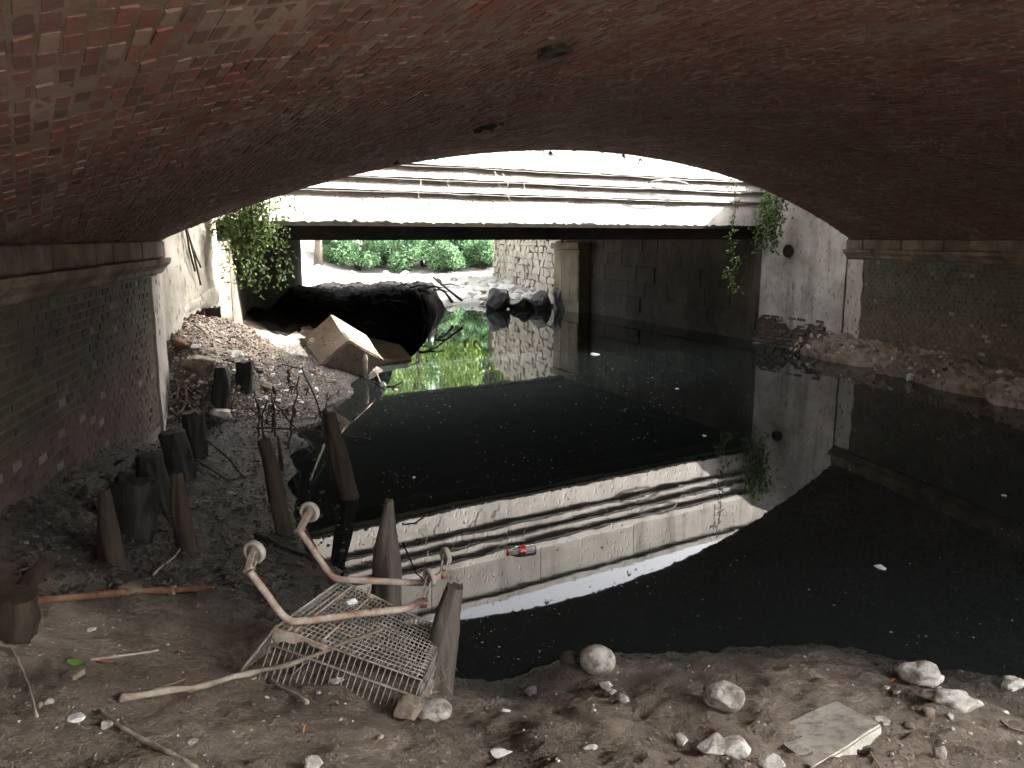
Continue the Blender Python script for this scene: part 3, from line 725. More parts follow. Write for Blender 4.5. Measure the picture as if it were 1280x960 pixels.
# cables and dry tendrils on the ledges
def on_face(px, py, o=-.16):
    rr = ray(px, py); t = (GOFF + o) / (rr.x * NF.x + rr.y * NF.y); p = CAMV + rr * t; return p.x * E_.x + p.y * E_.y, p.z
for k, (zz, o_, lb) in enumerate(((3.595, -.112, 'black cable drooping along the topmost ledge of the concrete bridge'), (3.375, -.066, 'black cable drooping along the middle ledge of the concrete bridge'), (3.155, -.022, 'black cable drooping along the lowest ledge of the concrete bridge'))):
    pts = []
    for i in range(90):
        s = sL + 2 + (sR - sL - 5) * i / 89; pts.append(V3(gp(s, o_ - .012), zz - .012 - .014 * abs(math.sin(s * .9 + k * 2)) + .015 * mnoise.noise(Vector((s * 3, k, 0)))))
    tag(MB().tube(pts, .016, 6).build('cable', M['cable'], smooth=True), lb, 'cable', 'cables along the ledges of the concrete bridge')
s0, z0 = on_face(835, 231)
pts = [V3(gp(s0 + .55 * math.cos(a), -.19), z0 + .09 * math.sin(a) + .01 * math.sin(a * 3.3)) for a in [i * 2 * math.pi / 20 for i in range(54)]]
tag(MB().tube(pts, .010, 5).build('coiled_cable', M['cable'], smooth=True), 'flat coil of cable hung over the ledges of the concrete bridge', 'cable')
r = random.Random(91)
for k in range(9):
    px = r.choice((r.uniform(480, 660), r.uniform(500, 700), r.uniform(400, 560))); py = r.uniform(206, 228); s0, z0 = on_face(px, py); pts = []
    l = r.uniform(.12, .5); dx = r.uniform(-.15, .15)
    for i in range(6): pts.append(V3(gp(s0 + dx * i / 5 + .03 * math.sin(i * 1.7 + k), -.19 - .02 * math.sin(i)), z0 - l * i / 5))
    tag(MB().tube(pts, [.007, .006, .005, .005, .004, .003], 4).build('dry_tendril', M['driftwood'] if k % 3 else M['twig']), 'thin dry plant tendril dangling over the ledges of the concrete bridge', 'tendril', 'dry tendrils on the bridge ledges')

# ------------------------------------------------------------------ rocks
_ico = {}
def rock_mesh(nm, mat, seed, dims, ang=.5, sub=3, rough=.12):
    bm = bmesh.new(); bmesh.ops.create_icosphere(bm, subdivisions=sub, radius=1); r = random.Random(seed)
    planes = []
    for _ in range(int(4 + ang * 16)):
        d = Vector((r.gauss(0, 1), r.gauss(0, 1), r.gauss(0, 1))).normalized(); planes.append((d, r.uniform(.5, .88) if ang > .2 else r.uniform(.88, 1)))
    for v in bm.verts:
        p = v.co.copy()
        for d, k in planes:
            q = p.dot(d)
            if q > k: p -= d * (q - k) * min(1, ang * 2.2)
        p *= 1 + rough * mnoise.noise(p * 1.6 + Vector((seed, 0, 0))) + rough * .35 * mnoise.noise(p * 5 + Vector((0, seed, 0)))
        v.co = Vector((p.x * dims[0], p.y * dims[1], p.z * dims[2]))
    m = bpy.data.meshes.new(nm); bm.to_mesh(m); bm.free(); m.materials.append(mat)
    m.polygons.foreach_set('use_smooth', [ang < .35] * len(m.polygons)); m.update(); return m
def rock(nm, label, px, py, wpx, hpx, mat, seed, ang=.5, cat='stone', group=None, rot=None, depth=1.0, sink=.42, rough=.12):
    """a stone whose middle shows at (px,py), wpx x hpx pixels large in the photograph"""
    g_ = on(px, py + hpx * .4); d = screen(g_)[2]; w_, h_ = wpx * d / FOC / 2, hpx * d / FOC / 2
    m = rock_mesh(nm, mat, seed, (w_ * 1.06, w_ * depth * .9, h_ * 1.02), ang, rough=rough)
    q = on(px, py + hpx * .30); o = link(nm, m, loc=(q.x, q.y + w_ * .35 * depth, max(gh(q.x, q.y + w_ * .3), 0) + h_ * (1 - sink) * .92))
    o.rotation_euler = rot or (0, 0, random.Random(seed).uniform(-.3, .3))
    return tag(o, label, cat, group)
FG = 'stones on the near mud bank'
rock('round_stone', 'smooth round beige cobble at the edge of the near mud bank', 747, 830, 44, 36, M['boulder'], 1, .05, group=FG, rough=.06)
rock('stone', 'angular pale stone lying alone beside the concrete slab', 908, 876, 60, 40, M['boulder'], 2, .6, group=FG)
rock('broken_stone', 'larger broken pale stone below the angular stone, nearest the slab', 921, 938, 46, 30, M['whitelump'], 3, .8, group=FG)
rock('broken_stone', 'broken grey stone piece touching the pale broken stone', 890, 933, 40, 34, M['boulder'], 4, .8, group=FG)
rock('broken_stone', 'small wedge of pale stone left of the broken pieces', 853, 926, 20, 18, M['whitelump'], 5, .7, group=FG)
rock('broken_stone', 'pale stone at the bottom edge below the broken pieces', 968, 957, 44, 22, M['whitelump'], 6, .7, group=FG)
rock('plaster_lump', 'crusty white plaster lump at the water edge beside the slab', 1158, 847, 50, 28, M['whitelump'], 7, .3, 'rubble', FG, rough=.5)
rock('plaster_lump', 'flat white plaster crust lying below the crusty lump', 1192, 880, 56, 20, M['whitelump'], 8, .3, 'rubble', FG, rough=.5)
rock('plaster_lump', 'white lump at the right end of the near bank edge', 1268, 856, 32, 18, M['whitelump'], 9, .4, 'rubble', FG, rough=.3)
rock('stone', 'small white stone on open mud right of the slab', 1176, 942, 19, 21, M['whitelump'], 10, .6, group=FG)
rock('stone', 'white broken stone at the bottom edge below the cart', 391, 957, 28, 26, M['whitelump'], 12, .7, group=FG)
rock('stone', 'muddy tan boulder half sunk below the cart front', 508, 888, 44, 36, M['tanrock'], 13, .4, group=FG)
rock('stone', 'pale domed stone half buried in mud beside the tan boulder', 540, 891, 50, 24, M['boulder'], 14, .1, group=FG, rough=.06)
rock('stone', 'flat pale stone chip under the round cobble', 759, 857, 20, 15, M['whitelump'], 15, .8, group=FG)
rock('stone', 'pale stone wedge below the round cobble', 762, 866, 22, 12, M['boulder'], 16, .8, group=FG)
rock('stone', 'lowest of three pale chips below the round cobble', 779, 873, 20, 10, M['boulder'], 17, .8, group=FG)
rock('stone', 'brown pebble right of the concrete slab', 1161, 891, 16, 12, M['tanrock'], 18, .3, group=FG)
rock('stone', 'small brown pebble below the plaster crust', 1137, 908, 15, 10, M['tanrock'], 19, .3, group=FG)
rock('stone', 'pale flat pebble left of the slab corner', 1106, 901, 24, 9, M['whitelump'], 20, .5, group=FG)
rock('stone', 'pale sliver of stone low on the middle of the near bank', 738, 935, 20, 8, M['whitelump'], 22, .6, group=FG)
rock('stone', 'dark stone sunk at the shoreline below the cart front', 662, 864, 24, 14, M['darkrock'], 23, .5, group=FG)
rock('stone', 'pale stone flake beside the bent stick at lower left', 131, 908, 20, 11, M['boulder'], 24, .7, group=FG)
rock('stone', 'grey stone chip left of the white plastic scrap', 59, 878, 14, 10, M['boulder'], 25, .7, group=FG)
rock('stone', 'flat grey stone chip right of the bent stick', 238, 930, 17, 9, M['boulder'], 26, .7, group=FG)
rock('stone', 'dark clod at the tip of the mud spit beside the cobble', 712, 822, 24, 18, M['darkrock'], 27, .3, group=FG)
rock('yellow_rubble', 'tan lump lying behind the rusty pipe', 157, 737, 34, 16, M['tanrock'], 28, .3, 'rubble', rough=.4)
LS = 'large stones on the rubble slope'
rock('boulder', 'tan wedge shaped boulder beside the pale pier', 246, 469, 42, 34, M['tanrock'], 30, .8, group=LS)
rock('boulder', 'grey flat topped block between the dark posts and dead twigs', 272, 522, 36, 24, M['boulder'], 31, .8, group=LS)
rock('boulder', 'small tan boulder right of the dark timber posts', 334, 484, 18, 12, M['tanrock'], 32, .4, group=LS)
rock('boulder', 'pale lump of rubble above the dark timber posts', 288, 446, 34, 16, M['whitelump'], 33, .5, group=LS)
rock('boulder', 'white stone against the foot of the tilted block', 390, 429, 13, 12, M['whitelump'], 34, .4, group=LS)
rock('boulder', 'brick red clod heap below the wing wall', 226, 436, 26, 16, M['rustpipe'], 35, .3, group=LS, rough=.5)

# scattered rubble of the slope and the bank: single larger stones, the rest as fine gravel
protos = [rock_mesh('stone', M[k], 50 + i, (1, .85, .6), .7, 2) for i, k in enumerate(('boulder', 'whitelump', 'tanrock', 'boulder', 'rubble'))]
r = random.Random(61); n = 0
for _ in range(900):
    px, py = r.uniform(212, 445), r.uniform(385, 520)
    q = on(px, py)
    if q.z < .12 or q.x < -4.6 or q.y > 12.9 or n > 140: continue
    if py > 480 and r.random() < .6: continue
    s = r.choice((.022, .03, .03, .045, .06)) * r.uniform(.8, 1.3)
    o = link('stone', protos[r.randrange(5)], loc=(q.x, q.y, q.z + s * .25)); o.scale = (s, s, s); o.rotation_euler = (r.uniform(-.4, .4), r.uniform(-.4, .4), r.uniform(0, 6)); n += 1
    tag(o, 'small pale stone scattered over the rubble slope between the two bridges', 'stone', 'small stones on the rubble slope')
r = random.Random(62); n = 0
for _ in range(400):
    px = r.uniform(40, 1275); py = r.uniform(800, 955)
    if r.random() < .45: px = r.uniform(1060, 1278); py = r.uniform(855, 955)
    q = on(px, py)
    if q.z < .1 or n > 52: continue
    s = r.choice((.008, .011, .014, .02)) * r.uniform(.8, 1.2)
    o = link('pebble', protos[r.randrange(5)], loc=(q.x, q.y, q.z + s * .2)); o.scale = (s, s, s); o.rotation_euler = (r.uniform(-.4, .4), r.uniform(-.4, .4), r.uniform(0, 6)); n += 1
    tag(o, 'tiny pale pebble strewn on the near mud bank', 'pebble', 'pebbles on the near mud bank')
def gravel(name, label, n, picker, s0, s1, mat, seed):
    r = random.Random(seed); mb_ = MB(); c = 0
    for _ in range(n * 4):
        q = picker(r)
        if q is None: continue
        s = r.uniform(s0, s1); mm = Matrix.Rotation(r.uniform(0, 6), 3, 'Z') @ Matrix.Rotation(r.uniform(-.6, .6), 3, 'X')
        mb_.box(q + Vector((0, 0, s * .2)), (s * r.uniform(.8, 1.6), s * r.uniform(.7, 1.2), s * r.uniform(.4, .8)), mm, s * .25, r); c += 1
        if c >= n: break
    return tag(mb_.build(name, mat), label, 'gravel', kind='stuff')
def slope_pick(r):
    q = on(r.uniform(205, 450), r.uniform(380, 525)); return q if q.z > .03 and q.y < 13 and q.x > -4.7 else None
gravel('gravel', 'fine pale gravel and brick grit over the rubble slope', 2600, slope_pick, .008, .03, M['tanrock'], 63)
gravel('gravel', 'white grit sprinkled over the rubble slope', 700, slope_pick, .008, .03, M['whitelump'], 64)
def near_pick(r):
    q = on(r.uniform(0, 1280), r.uniform(760, 960)); return q if q.z > .05 else None
gravel('gravel', 'fine grit and crumbs on the near mud bank', 750, near_pick, .003, .010, M['tanrock'], 65)
gravel('gravel', 'pale crumbs on the near mud bank', 200, near_pick, .003, .009, M['whitelump'], 66)
def wet_pick(r):
    q = on(r.uniform(20, 430), r.uniform(500, 745)); return q if q.z > .0 else None
gravel('gravel', 'wet dark clods on the black mud shore', 1900, wet_pick, .006, .028, M['darkrock'], 67)

# concrete paving slab half under mud
def slab_obj(name, label, cat, corners, th, mat, jit=.006, seed=1, group=None):
    """corners: top face, counter-clockwise seen from above"""
    r = random.Random(seed); bm = bmesh.new(); c = [Vector(x) for x in corners]; nrm = (c[1] - c[0]).cross(c[2] - c[0]).normalized()
    top = [bm.verts.new(p) for p in c]; bot = [bm.verts.new(p - nrm * th) for p in c]
    bm.faces.new(top); bm.faces.new(bot[::-1])
    k = len(c)
    for i in range(k): j = (i + 1) % k; bm.faces.new((top[j], top[i], bot[i], bot[j]))
    bmesh.ops.bevel(bm, geom=bm.edges[:], offset=th * .08, segments=2, affect='EDGES')
    bmesh.ops.triangulate(bm, faces=bm.faces[:]); bmesh.ops.subdivide_edges(bm, edges=bm.edges[:], cuts=3, use_grid_fill=True)
    for v in bm.verts: v.co += Vector((nz(v.co, 9, 1), nz(v.co, 9, 5), nz(v.co, 9, 9))) * jit + Vector((nz(v.co, 30, 1), nz(v.co, 30, 5), nz(v.co, 30, 9))) * jit * .5
    bm.normal_update(); m = bpy.data.meshes.new(name); bm.to_mesh(m); bm.free(); m.materials.append(mat); m.update()
    return tag(link(name, m), label, cat, group)
def lift(px, py, h): q = on(px, py + 4); return at(px, py, q.z + h)
slab_obj('concrete_slab', 'square pale concrete paving slab tilted and half covered by mud', 'slab', [lift(1016, 962, -.012), lift(1102, 905, .06), lift(1046, 874, .075), lift(958, 914, -.035)], .10, M['slabc'], .008, 2)
# tilted block on the slope
blk = empty('tilted_concrete_block', 'big tan concrete block toppled at the foot of the rubble slope', 'block', loc=on(430, 462))
yb = on(430, 462).y
c2_ = aty(405, 453, yb - .3); e1_, e3_, ew_ = Vector((-.40, .5, .40)), Vector((.43, .02, .37)), Vector((.42, .5, -.38)); P3 = aty(468, 440, yb - .1)
bm = bmesh.new(); vs_ = [bm.verts.new(c2_ + e1_ * i + e3_ * j + ew_ * (k * 1.15)) for i in (0, 1) for j in (-.7, 1) for k in (0, 1)]
bmesh.ops.convex_hull(bm, input=vs_); bmesh.ops.dissolve_limit(bm, angle_limit=.12, verts=bm.verts[:], edges=bm.edges[:])
bmesh.ops.bevel(bm, geom=bm.edges[:], offset=.02, segments=2, affect='EDGES'); bmesh.ops.triangulate(bm, faces=bm.faces[:]); bmesh.ops.subdivide_edges(bm, edges=bm.edges[:], cuts=3, use_grid_fill=True)
for v in bm.verts: v.co += Vector((nz(v.co, 6, 1), nz(v.co, 6, 5), nz(v.co, 6, 9))) * .018 + Vector((nz(v.co, 22, 1), nz(v.co, 22, 5), nz(v.co, 22, 9))) * .008
bmesh.ops.recalc_face_normals(bm, faces=bm.faces[:]); m = bpy.data.meshes.new('block'); bm.to_mesh(m); bm.free(); m.materials.append(M['blockc']); child(link('block', m), blk)
rg = MB()
r = random.Random(8)
for k in range(7):
    a = c2_ + e3_ * .93 + ew_ * (.62 + r.uniform(-.06, .06)) + Vector((0, -.04, -.02)); rg.tube([a, a + Vector((r.uniform(-.03, .03), -.015, -.12)), a + Vector((r.uniform(-.05, .05), -.03, -.26 - r.uniform(0, .14)))], [.012, .022, .008], 6, wob=.6, o=k)
tag(rg.build('hanging_rag', M['driftwood']), 'pale tattered rag hanging off the toppled concrete block', 'rag')
c0 = at(478, 446, .05)
slab_obj('fallen_slab', 'low dark slab in the water behind the toppled block', 'slab', [at(452, 452, .1), at(515, 447, .04), at(500, 430, .25), at(455, 420, .42)], .22, M['blockc'], .012, 9)
a = at(463, 449, .2); b = at(478, 484, .02)
tag(MB().tube([a, (a + b) / 2 + Vector((.02, 0, -.03)), b], .010, 5).build('string', M['driftwood']), 'thin pale cord from the toppled block to the floating cup', 'cord')

# ------------------------------------------------------------------ rubble ledge along the foot of the far wall
lm = MB(); rows = []
NL, NC = 260, 24
for i in range(NL + 1):
    s = -1.0 + 13.0 * i / NL; P0 = B - U * s; wd = .85 + .3 * mnoise.noise(Vector((s * .9, 3, 0))); hh = .30 + .10 * mnoise.noise(Vector((s * .8, 9, 0))); wd *= min(1, max(.25, (s + 1.05) * 1.2)); hh *= min(1, max(.3, (s + 1.05) * 1.4))
    row = []
    for j in range(NC + 1):
        v = j / NC; x = wd * (v ** .8) ; z = hh * (1 - v ** 3.2) - (.35 if v > .98 else 0) + (.1 * (1 - v))
        p = Vector((P0.x - Nn.x * x, P0.y - Nn.y * x, z)); d = .10 * nz(p, 2.2, 2) + .08 * nz(p, 6, 4) + .05 * nz(p, 15, 6) + .03 * nz(p, 33, 6)
        row.append((p.x - Nn.x * d, p.y - Nn.y * d, p.z + d * (1 if v < .98 else 0)))
    rows.append(lm.verts(row))
for i in range(NL):
    for j in range(NC): lm.face(rows[i] + j, rows[i] + j + 1, rows[i + 1] + j + 1, rows[i + 1] + j)
lm.face(*[rows[0] + j for j in range(NC + 1)])
tag(lm.build('rubble_ledge', M['ledge'], smooth=False), 'rough concrete and rubble ledge along the foot of the far brick wall', 'ledge')
r = random.Random(71)
for k in range(46):
    s = r.choice((r.uniform(-.8, .4), r.uniform(2.2, 4.0), r.uniform(-.5, 7))); x = r.uniform(.25, .95); P0 = B - U * s - Nn * x; sz = r.uniform(.03, .085)
    o = link('rubble_stone', protos[r.randrange(5)], loc=(P0.x, P0.y, .30 * (1 - (x / .95) ** 3) + .05)); o.scale = (sz, sz, sz); o.rotation_euler = (r.uniform(0, 3), r.uniform(0, 3), r.uniform(0, 6))
    tag(o, 'rubble stone stuck in the ledge along the far brick wall', 'stone', 'rubble stones of the ledge')

# ------------------------------------------------------------------ timber posts and stakes
def plank_post(name, label, base, top, w_, d_, mat, taper=1.0, point=0.0, seed=1, group='timber posts along the mud shore'):
    """weathered post from base to top (Vectors), w_ x d_ section, square-ish, with worn edges"""
    base, top = Vector(base), Vector(top); t = (top - base); L = t.length; t.normalize(); t0 = t
    a = t.cross(Vector((0, 1, 0))).normalized(); b = t.cross(a).normalized(); r = random.Random(seed); an0 = r.uniform(-.25, .25)
    n = 22; mb_ = MB(); rg = []; base = base - t * .25; L += .25
    K = 30
    for i in range(n + 1):
        f = i / n; k = 1 + (taper - 1) * f
        if point and f > .6: k *= 1 - point * ((f - .6) / .4) ** 1.3
        ring = []
        for j in range(K):
            an = 2 * math.pi * j / K + an0; cx, cy = math.cos(an), math.sin(an)
            m_ = max(abs(cx), abs(cy)); sq = .3 * (1 / m_) + .7; g_ = 1 + .2 * mnoise.noise(Vector((cx * 1.6 + seed * 3, cy * 1.6, f * 3))) + .13 * mnoise.noise(Vector((cx * 4.5 + seed, cy * 4.5, f * 2))) + .06 * mnoise.noise(Vector((cx * 9 + seed, cy * 9, f * 9))) - .16 * max(0, mnoise.noise(Vector((cx * 7 + seed * 5, cy * 7, f * 1.2))) - .15)
            e = (.05 * w_ * mnoise.noise(Vector((cx * 3 + seed, cy * 3, 7))) * 2.5 if i == n else 0)
            bend = .03 * math.sin(f * 2.5 + seed)
            ring.append(base + t0 * (L * f + e) + a * (cx * sq * w_ / 2 * k * g_ + bend) + b * (cy * sq * d_ / 2 * k * g_))
        rg.append(mb_.verts(ring))
    for i in range(n):
        for j in range(K): j2 = (j + 1) % K; mb_.face(rg[i] + j, rg[i] + j2, rg[i + 1] + j2, rg[i + 1] + j)
    cap = mb_.verts([mb_.v[rg[-1] + j] for j in range(K)]); mb_.face(*[cap + j for j in range(K)])
    return tag(mb_.build(name, mat, smooth=True), label, 'post', group)
def post(label, bx, by, tx, ty, wpx, mat, taper=.95, point=0.0, seed=1, lean=0.0, name='timber_post', dk=1.0):
    g_ = on(bx, by); d = screen(g_)[2]; top = aty(tx, ty, g_.y + lean); w_ = wpx * d / FOC
    return plank_post(name, label, g_, top, w_, w_ * dk, mat, taper, point, seed)
post('short fibrous dark post highest on the slope beside the tan boulder', 308, 487, 305, 452, 21, M['wetwood'], 1.0, 0, 1)
post('rounded dark post stub just right of the tan wedge boulder', 277, 500, 274, 459, 23, M['wetwood'], .9, .3, 2)
post('dark square post with pale flat top, farthest of the big row', 243, 566, 238, 515, 26, M['wetwood'], .92, 0, 3)
post('dark square post second farthest in the big row by the wall', 222, 592, 216, 540, 32, M['wetwood'], .92, 0, 4)
post('large dark post nearest in the big row by the wall', 199, 637, 192, 570, 36, M['wetwood'], .92, 0, 5)
post('brown stake standing in front of the large dark posts', 238, 690, 225, 590, 26, M['brownwood'], .75, .35, 6)
post('pale brown tapered stake leaning left in the dark corner', 150, 708, 130, 612, 34, M['brownwood'], .6, .4, 7)
post('broad dark timber block behind the pale tapered stake', 164, 668, 162, 600, 58, M['wetwood'], .95, 0, 8, dk=.7)
post('slim brown stake leaning left beside the dead twigs', 354, 666, 326, 550, 22, M['brownwood'], .85, .15, 9)
post('thin splintered stake beside the slim leaning stake', 348, 586, 347, 545, 7, M['brownwood'], .6, .4, 10)
post('tall brown post standing in the water beside the dead twigs', 432, 622, 415, 516, 24, M['brownwood'], .85, .25, 11)
post('pointed grey stake rising out of the water behind the cart', 484, 764, 492, 626, 42, M['wood'], .6, .62, 12)
post('dark rounded stake leaning right beside the cart front', 554, 862, 570, 733, 36, M['wood'], 1.0, .45, 13)
post('rotten leaning post stump at the far left near the rusty pipe', 22, 752, 58, 692, 24, M['brownwood'], .8, .2, 14)
post('thick rusty brown stump at the left picture edge', 8, 792, 10, 742, 52, M['brownwood'], .95, 0, 15)
post('thin black stake stub at the water edge behind the cart wheel', 385, 690, 372, 655, 14, M['wetwood'], .8, .3, 16)

# ------------------------------------------------------------------ poles, sticks
def stick(name, label, pts, r0, r1, mat, group=None, wob=.15, lift_=.01, cat='stick', n=6):
    P = []
    for q in pts: P.append(on(q[0], q[1]) + Vector((0, 0, lift_)) if len(q) == 2 else at(q[0], q[1], q[2]))
    out = []
    for a, b in zip(P[:-1], P[1:]):
        for k in range(5): out.append(a.lerp(b, k / 5))
    out.append(P[-1])
    sd = len(label)
    out = [p + Vector((nz(p, 7, sd), nz(p, 7, sd + 3), nz(p, 7, sd + 6))) * (r0 * .9 if 0 < i < len(out) - 1 else 0) for i, p in enumerate(out)]
    rad = [(r0 + (r1 - r0) * i / (len(out) - 1)) * (1 + .18 * math.sin(i * 2.1 + sd)) for i in range(len(out))]
    return tag(MB().tube(out, rad, n, wob=wob, o=sd).build(name, mat, smooth=True), label, cat, group)
a, b = on(36, 760), on(266, 741)
pp = MB().tube([a + Vector((0, 0, .03)), a.lerp(b, .5) + Vector((0, 0, .045)), b + Vector((0, 0, .03))], [.021, .019, .017], 10)
pr = empty('rusty_pipe', 'straight orange rusty pipe lying on the mud at left', 'pipe', loc=a); child(pp.build('pipe', M['rustpipe'], smooth=True), pr)
c = a.lerp(b, .74) + Vector((0, 0, .036)); child(MB().tube([c + Vector((-.008, 0, .002)), c + Vector((.012, 0, .002))], .026, 10).build('tied_band', M['driftwood']), pr)
e0, e1, e2, e3 = on(150, 878), on(330, 843), at(410, 812, .46), at(478, 786, .62)
stick('wooden_pole', 'long bare pole leaning from the mud onto the upturned cart', [(150, 878), (240, 863), (330, 840, .43), (410, 812, .53), (478, 786, .66)], .017, .009, M['driftwood'], lift_=.02)
SG = 'loose sticks on the mud'
stick('stick', 'bent bare stick at the bottom left edge', [(124, 892), (150, 912), (185, 932), (212, 944), (246, 964)], .008, .011, M['driftwood'], SG)
stick('stick', 'short thick bark stick in front of the cart', [(335, 849), (352, 862), (384, 881)], .008, .011, M['driftwood'], SG)
stick('stick', 'straight thin stick above the green scrap', [(113, 827), (150, 822), (198, 815)], .006, .007, M['driftwood'], SG)
stick('stick', 'pale curved root at the left picture edge', [(-6, 810), (14, 814), (30, 845), (38, 870), (47, 902)], .006, .005, M['driftwood'], SG, lift_=.02)
stick('stick', 'grey crooked stick in the dark near the brown stake', [(192, 720), (207, 706), (218, 698), (229, 683)], .008, .009, M['driftwood'], SG)
stick('stick', 'thin straw left of the long pole', [(190, 864), (210, 858), (232, 850)], .004, .003, M['driftwood'], SG, lift_=.006)
stick('stick', 'short forked twig beside the cart rear', [(366, 846), (374, 838), (384, 830)], .005, .004, M['driftwood'], SG)
stick('stick', 'broken stick floating off the cart front', [(545, 846, .03), (558, 849, .03), (571, 851, .02)], .008, .005, M['driftwood'], SG)
stick('stick', 'dark log lying in the puddle behind the cart', [(322, 670), (352, 684), (400, 704)], .03, .018, M['wetwood'], SG, wob=.4)
stick('stick', 'dark branch reaching over the water beside the tall brown post', [(428, 543, .04), (444, 546, .05), (463, 549, .04)], .010, .007, M['twig'], SG)
stick('stick', 'thin straw at the bottom right of the near bank', [(1088, 942), (1094, 952), (1100, 962)], .004, .003, M['driftwood'], SG, lift_=.008)
stick('stick', 'curved twig at the right picture edge', [(1250, 903), (1262, 912), (1282, 918)], .006, .005, M['driftwood'], SG)
stick('stick', 'short brown twig beside the paving slab', [(1064, 940), (1078, 943), (1092, 940)], .009, .007, M['twig'], SG)
stick('stick', 'pale straw right of the muddy tan boulder', [(640, 918), (655, 916), (668, 914)], .004, .003, M['driftwood'], SG, lift_=.006)
stick('stick', 'forked white roots below the pale pier', [(222, 505), (224, 490), (221, 482)], .012, .006, M['driftwood'], SG, lift_=.06)
stick('stick', 'pale root curving down the slope beside the farthest big post', [(233, 487), (234, 505), (228, 518), (212, 528), (190, 530)], .016, .012, M['driftwood'], SG, lift_=.05)
stick('twig', 'crooked twig poking up behind the pointed stake', [(503, 655, .08), (518, 655, .2), (530, 647, .26)], .008, .006, M['twig'], SG)

# dead twig thicket at the water edge
def dead_shrub(label, stems, seed):
    root = empty('dead_shrub', label, 'shrub', 'dead twig thicket at the water edge', loc=on(*stems[0][0])); r = random.Random(seed)
    for (bx, by), *rest in stems:
        p0 = on(bx, by); pts = [p0 - Vector((0, 0, .03))]
        for (x, y, dy) in rest: pts.append(aty(x, y, p0.y + dy))
        mb_ = MB(); fine = []
        for a, b in zip(pts[:-1], pts[1:]):
            for k in range(4): fine.append(a.lerp(b, k / 4) + Vector((r.gauss(0, .008), r.gauss(0, .008), r.gauss(0, .008))))
        fine.append(pts[-1]); mb_.tube(fine, [.014 - .008 * i / len(fine) for i in range(len(fine))], 6)
        for k in range(r.randint(4, 8)):
            q = fine[r.randrange(1, len(fine))]; d = Vector((r.gauss(0, 1), r.gauss(0, .6), r.gauss(0, .7))).normalized() * r.uniform(.06, .22)
            mb_.tube([q, q + d * .5 + Vector((0, 0, -.01)), q + d + Vector((0, 0, -.03))], [.006, .005, .003], 4)
            for _ in range(r.randint(0, 3)):                      # dead shreds hanging on the twigs
                e = q + d * r.uniform(.3, 1); mb_.tube([e, e + Vector((r.gauss(0, .015), 0, -.04)), e + Vector((r.gauss(0, .02), 0, -.09))], [.006, .01, .003], 4)
        child(mb_.build('stem', M['twig']), root)
    return root
dead_shrub('dead twig bush with hanging shreds standing in black mud by the tall brown post', [((408, 548), (398, 505, .05), (378, 462, .1), (352, 455, .1)), ((408, 548), (402, 530, 0), (410, 490, .1)), ((360, 560), (366, 520, 0), (374, 470, 0)), ((340, 540), (342, 510, 0), (339, 490, 0))], 5)
dead_shrub('thin dead twigs upright in the mud beside the slim leaning stake', [((323, 548), (324, 515, 0), (318, 490, .05)), ((345, 546), (343, 520, 0), (344, 488, 0)), ((330, 548), (328, 520, 0), (334, 500, 0)), ((395, 560), (370, 535, .1), (345, 505, .15))], 6)
stick('branch', 'thin dark branch arching over the mud behind the dark posts', [(215, 515, .55), (255, 548, .45), (285, 572, .35), (307, 598, .2)], .012, .008, M['twig'], SG)
stick('branch', 'thin dark branch lying across the mud between the posts', [(245, 575, .35), (285, 600, .25), (320, 592, .12)], .010, .008, M['twig'], SG)
stick('branch', 'dark bare branch lying level through the dead twigs', [(320, 535, .25), (365, 536, .2), (405, 540, .14)], .012, .008, M['twig'], SG)
stick('branch', 'pale branch slanting into the puddle below the dead twigs', [(405, 556, .1), (396, 580, .06), (388, 600, .02)], .014, .012, M['driftwood'], SG)
stick('branch', 'dark branch leaning on the row of posts', [(190, 612, .6), (206, 640, .5), (215, 655, .35)], .014, .010, M['twig'], SG)

# ------------------------------------------------------------------ upturned shopping cart
cart = empty('shopping_cart', 'rusty wire shopping cart lying upside down at the water edge', 'shopping cart', loc=at(430, 800, .3))
N1, N2, F1, F2 = at(345, 785, .62), at(527, 850, .42), at(425, 727, .62), at(556, 790, .42)
def wire(mb_, pts, r_, n=5): mb_.tube(pts, r_, n)
def bil(u, v): return N1.lerp(N2, u).lerp(F1.lerp(F2, u), v)           # u rear -> front, v near -> far
upn = (N2 - N1).cross(F1 - N1).normalized(); upn = upn if upn.z > 0 else -upn
bot = MB()
for i in range(31):
    u = i / 30; wire(bot, [bil(u, v / 6) for v in range(7)], .0023)
for j in range(17):
    v = j / 16; wire(bot, [bil(u / 6, v) + upn * .005 for u in range(7)], .0023)
child(bot.build('basket_bottom', M['wire']), cart)
near_out = (N1 - F1).normalized(); rear_out = (N1 - N2).normalized()
def skirt(name, a, b, out, n, h, fl, rows, hook=.03):
    mb_ = MB(); dn = -upn
    for i in range(n + 1):
        u = i / n; p = a.lerp(b, u); q = p + dn * h + out * fl
        wire(mb_, [p - out * hook + upn * .006, p + upn * .004 - out * .008, p + dn * .012 + out * .004, p.lerp(q, .5), q], .0026)
    for k in rows: wire(mb_, [a + dn * h * k + out * (fl * k + .005), b + dn * h * k + out * (fl * k + .005)], .0028)
    return child(mb_.build(name, M['wire']), cart)
skirt('basket_side', N1, N2, near_out, 25, .34, .07, ()); skirt('basket_side', F1, F2, -near_out, 25, .34, .07, (.45,))
skirt('basket_front', N2, F2, -rear_out, 15, .34, .05, (.3, .6, .85)); skirt('basket_rear', N1, F1, rear_out, 15, .30, .12, (.6,))
rim = MB(); dn = -upn
ring = [N1 + near_out * .006, N2 + near_out * .006 - rear_out * .006, F2 - rear_out * .006 - near_out * .006, F1 - near_out * .006, N1 + near_out * .006]
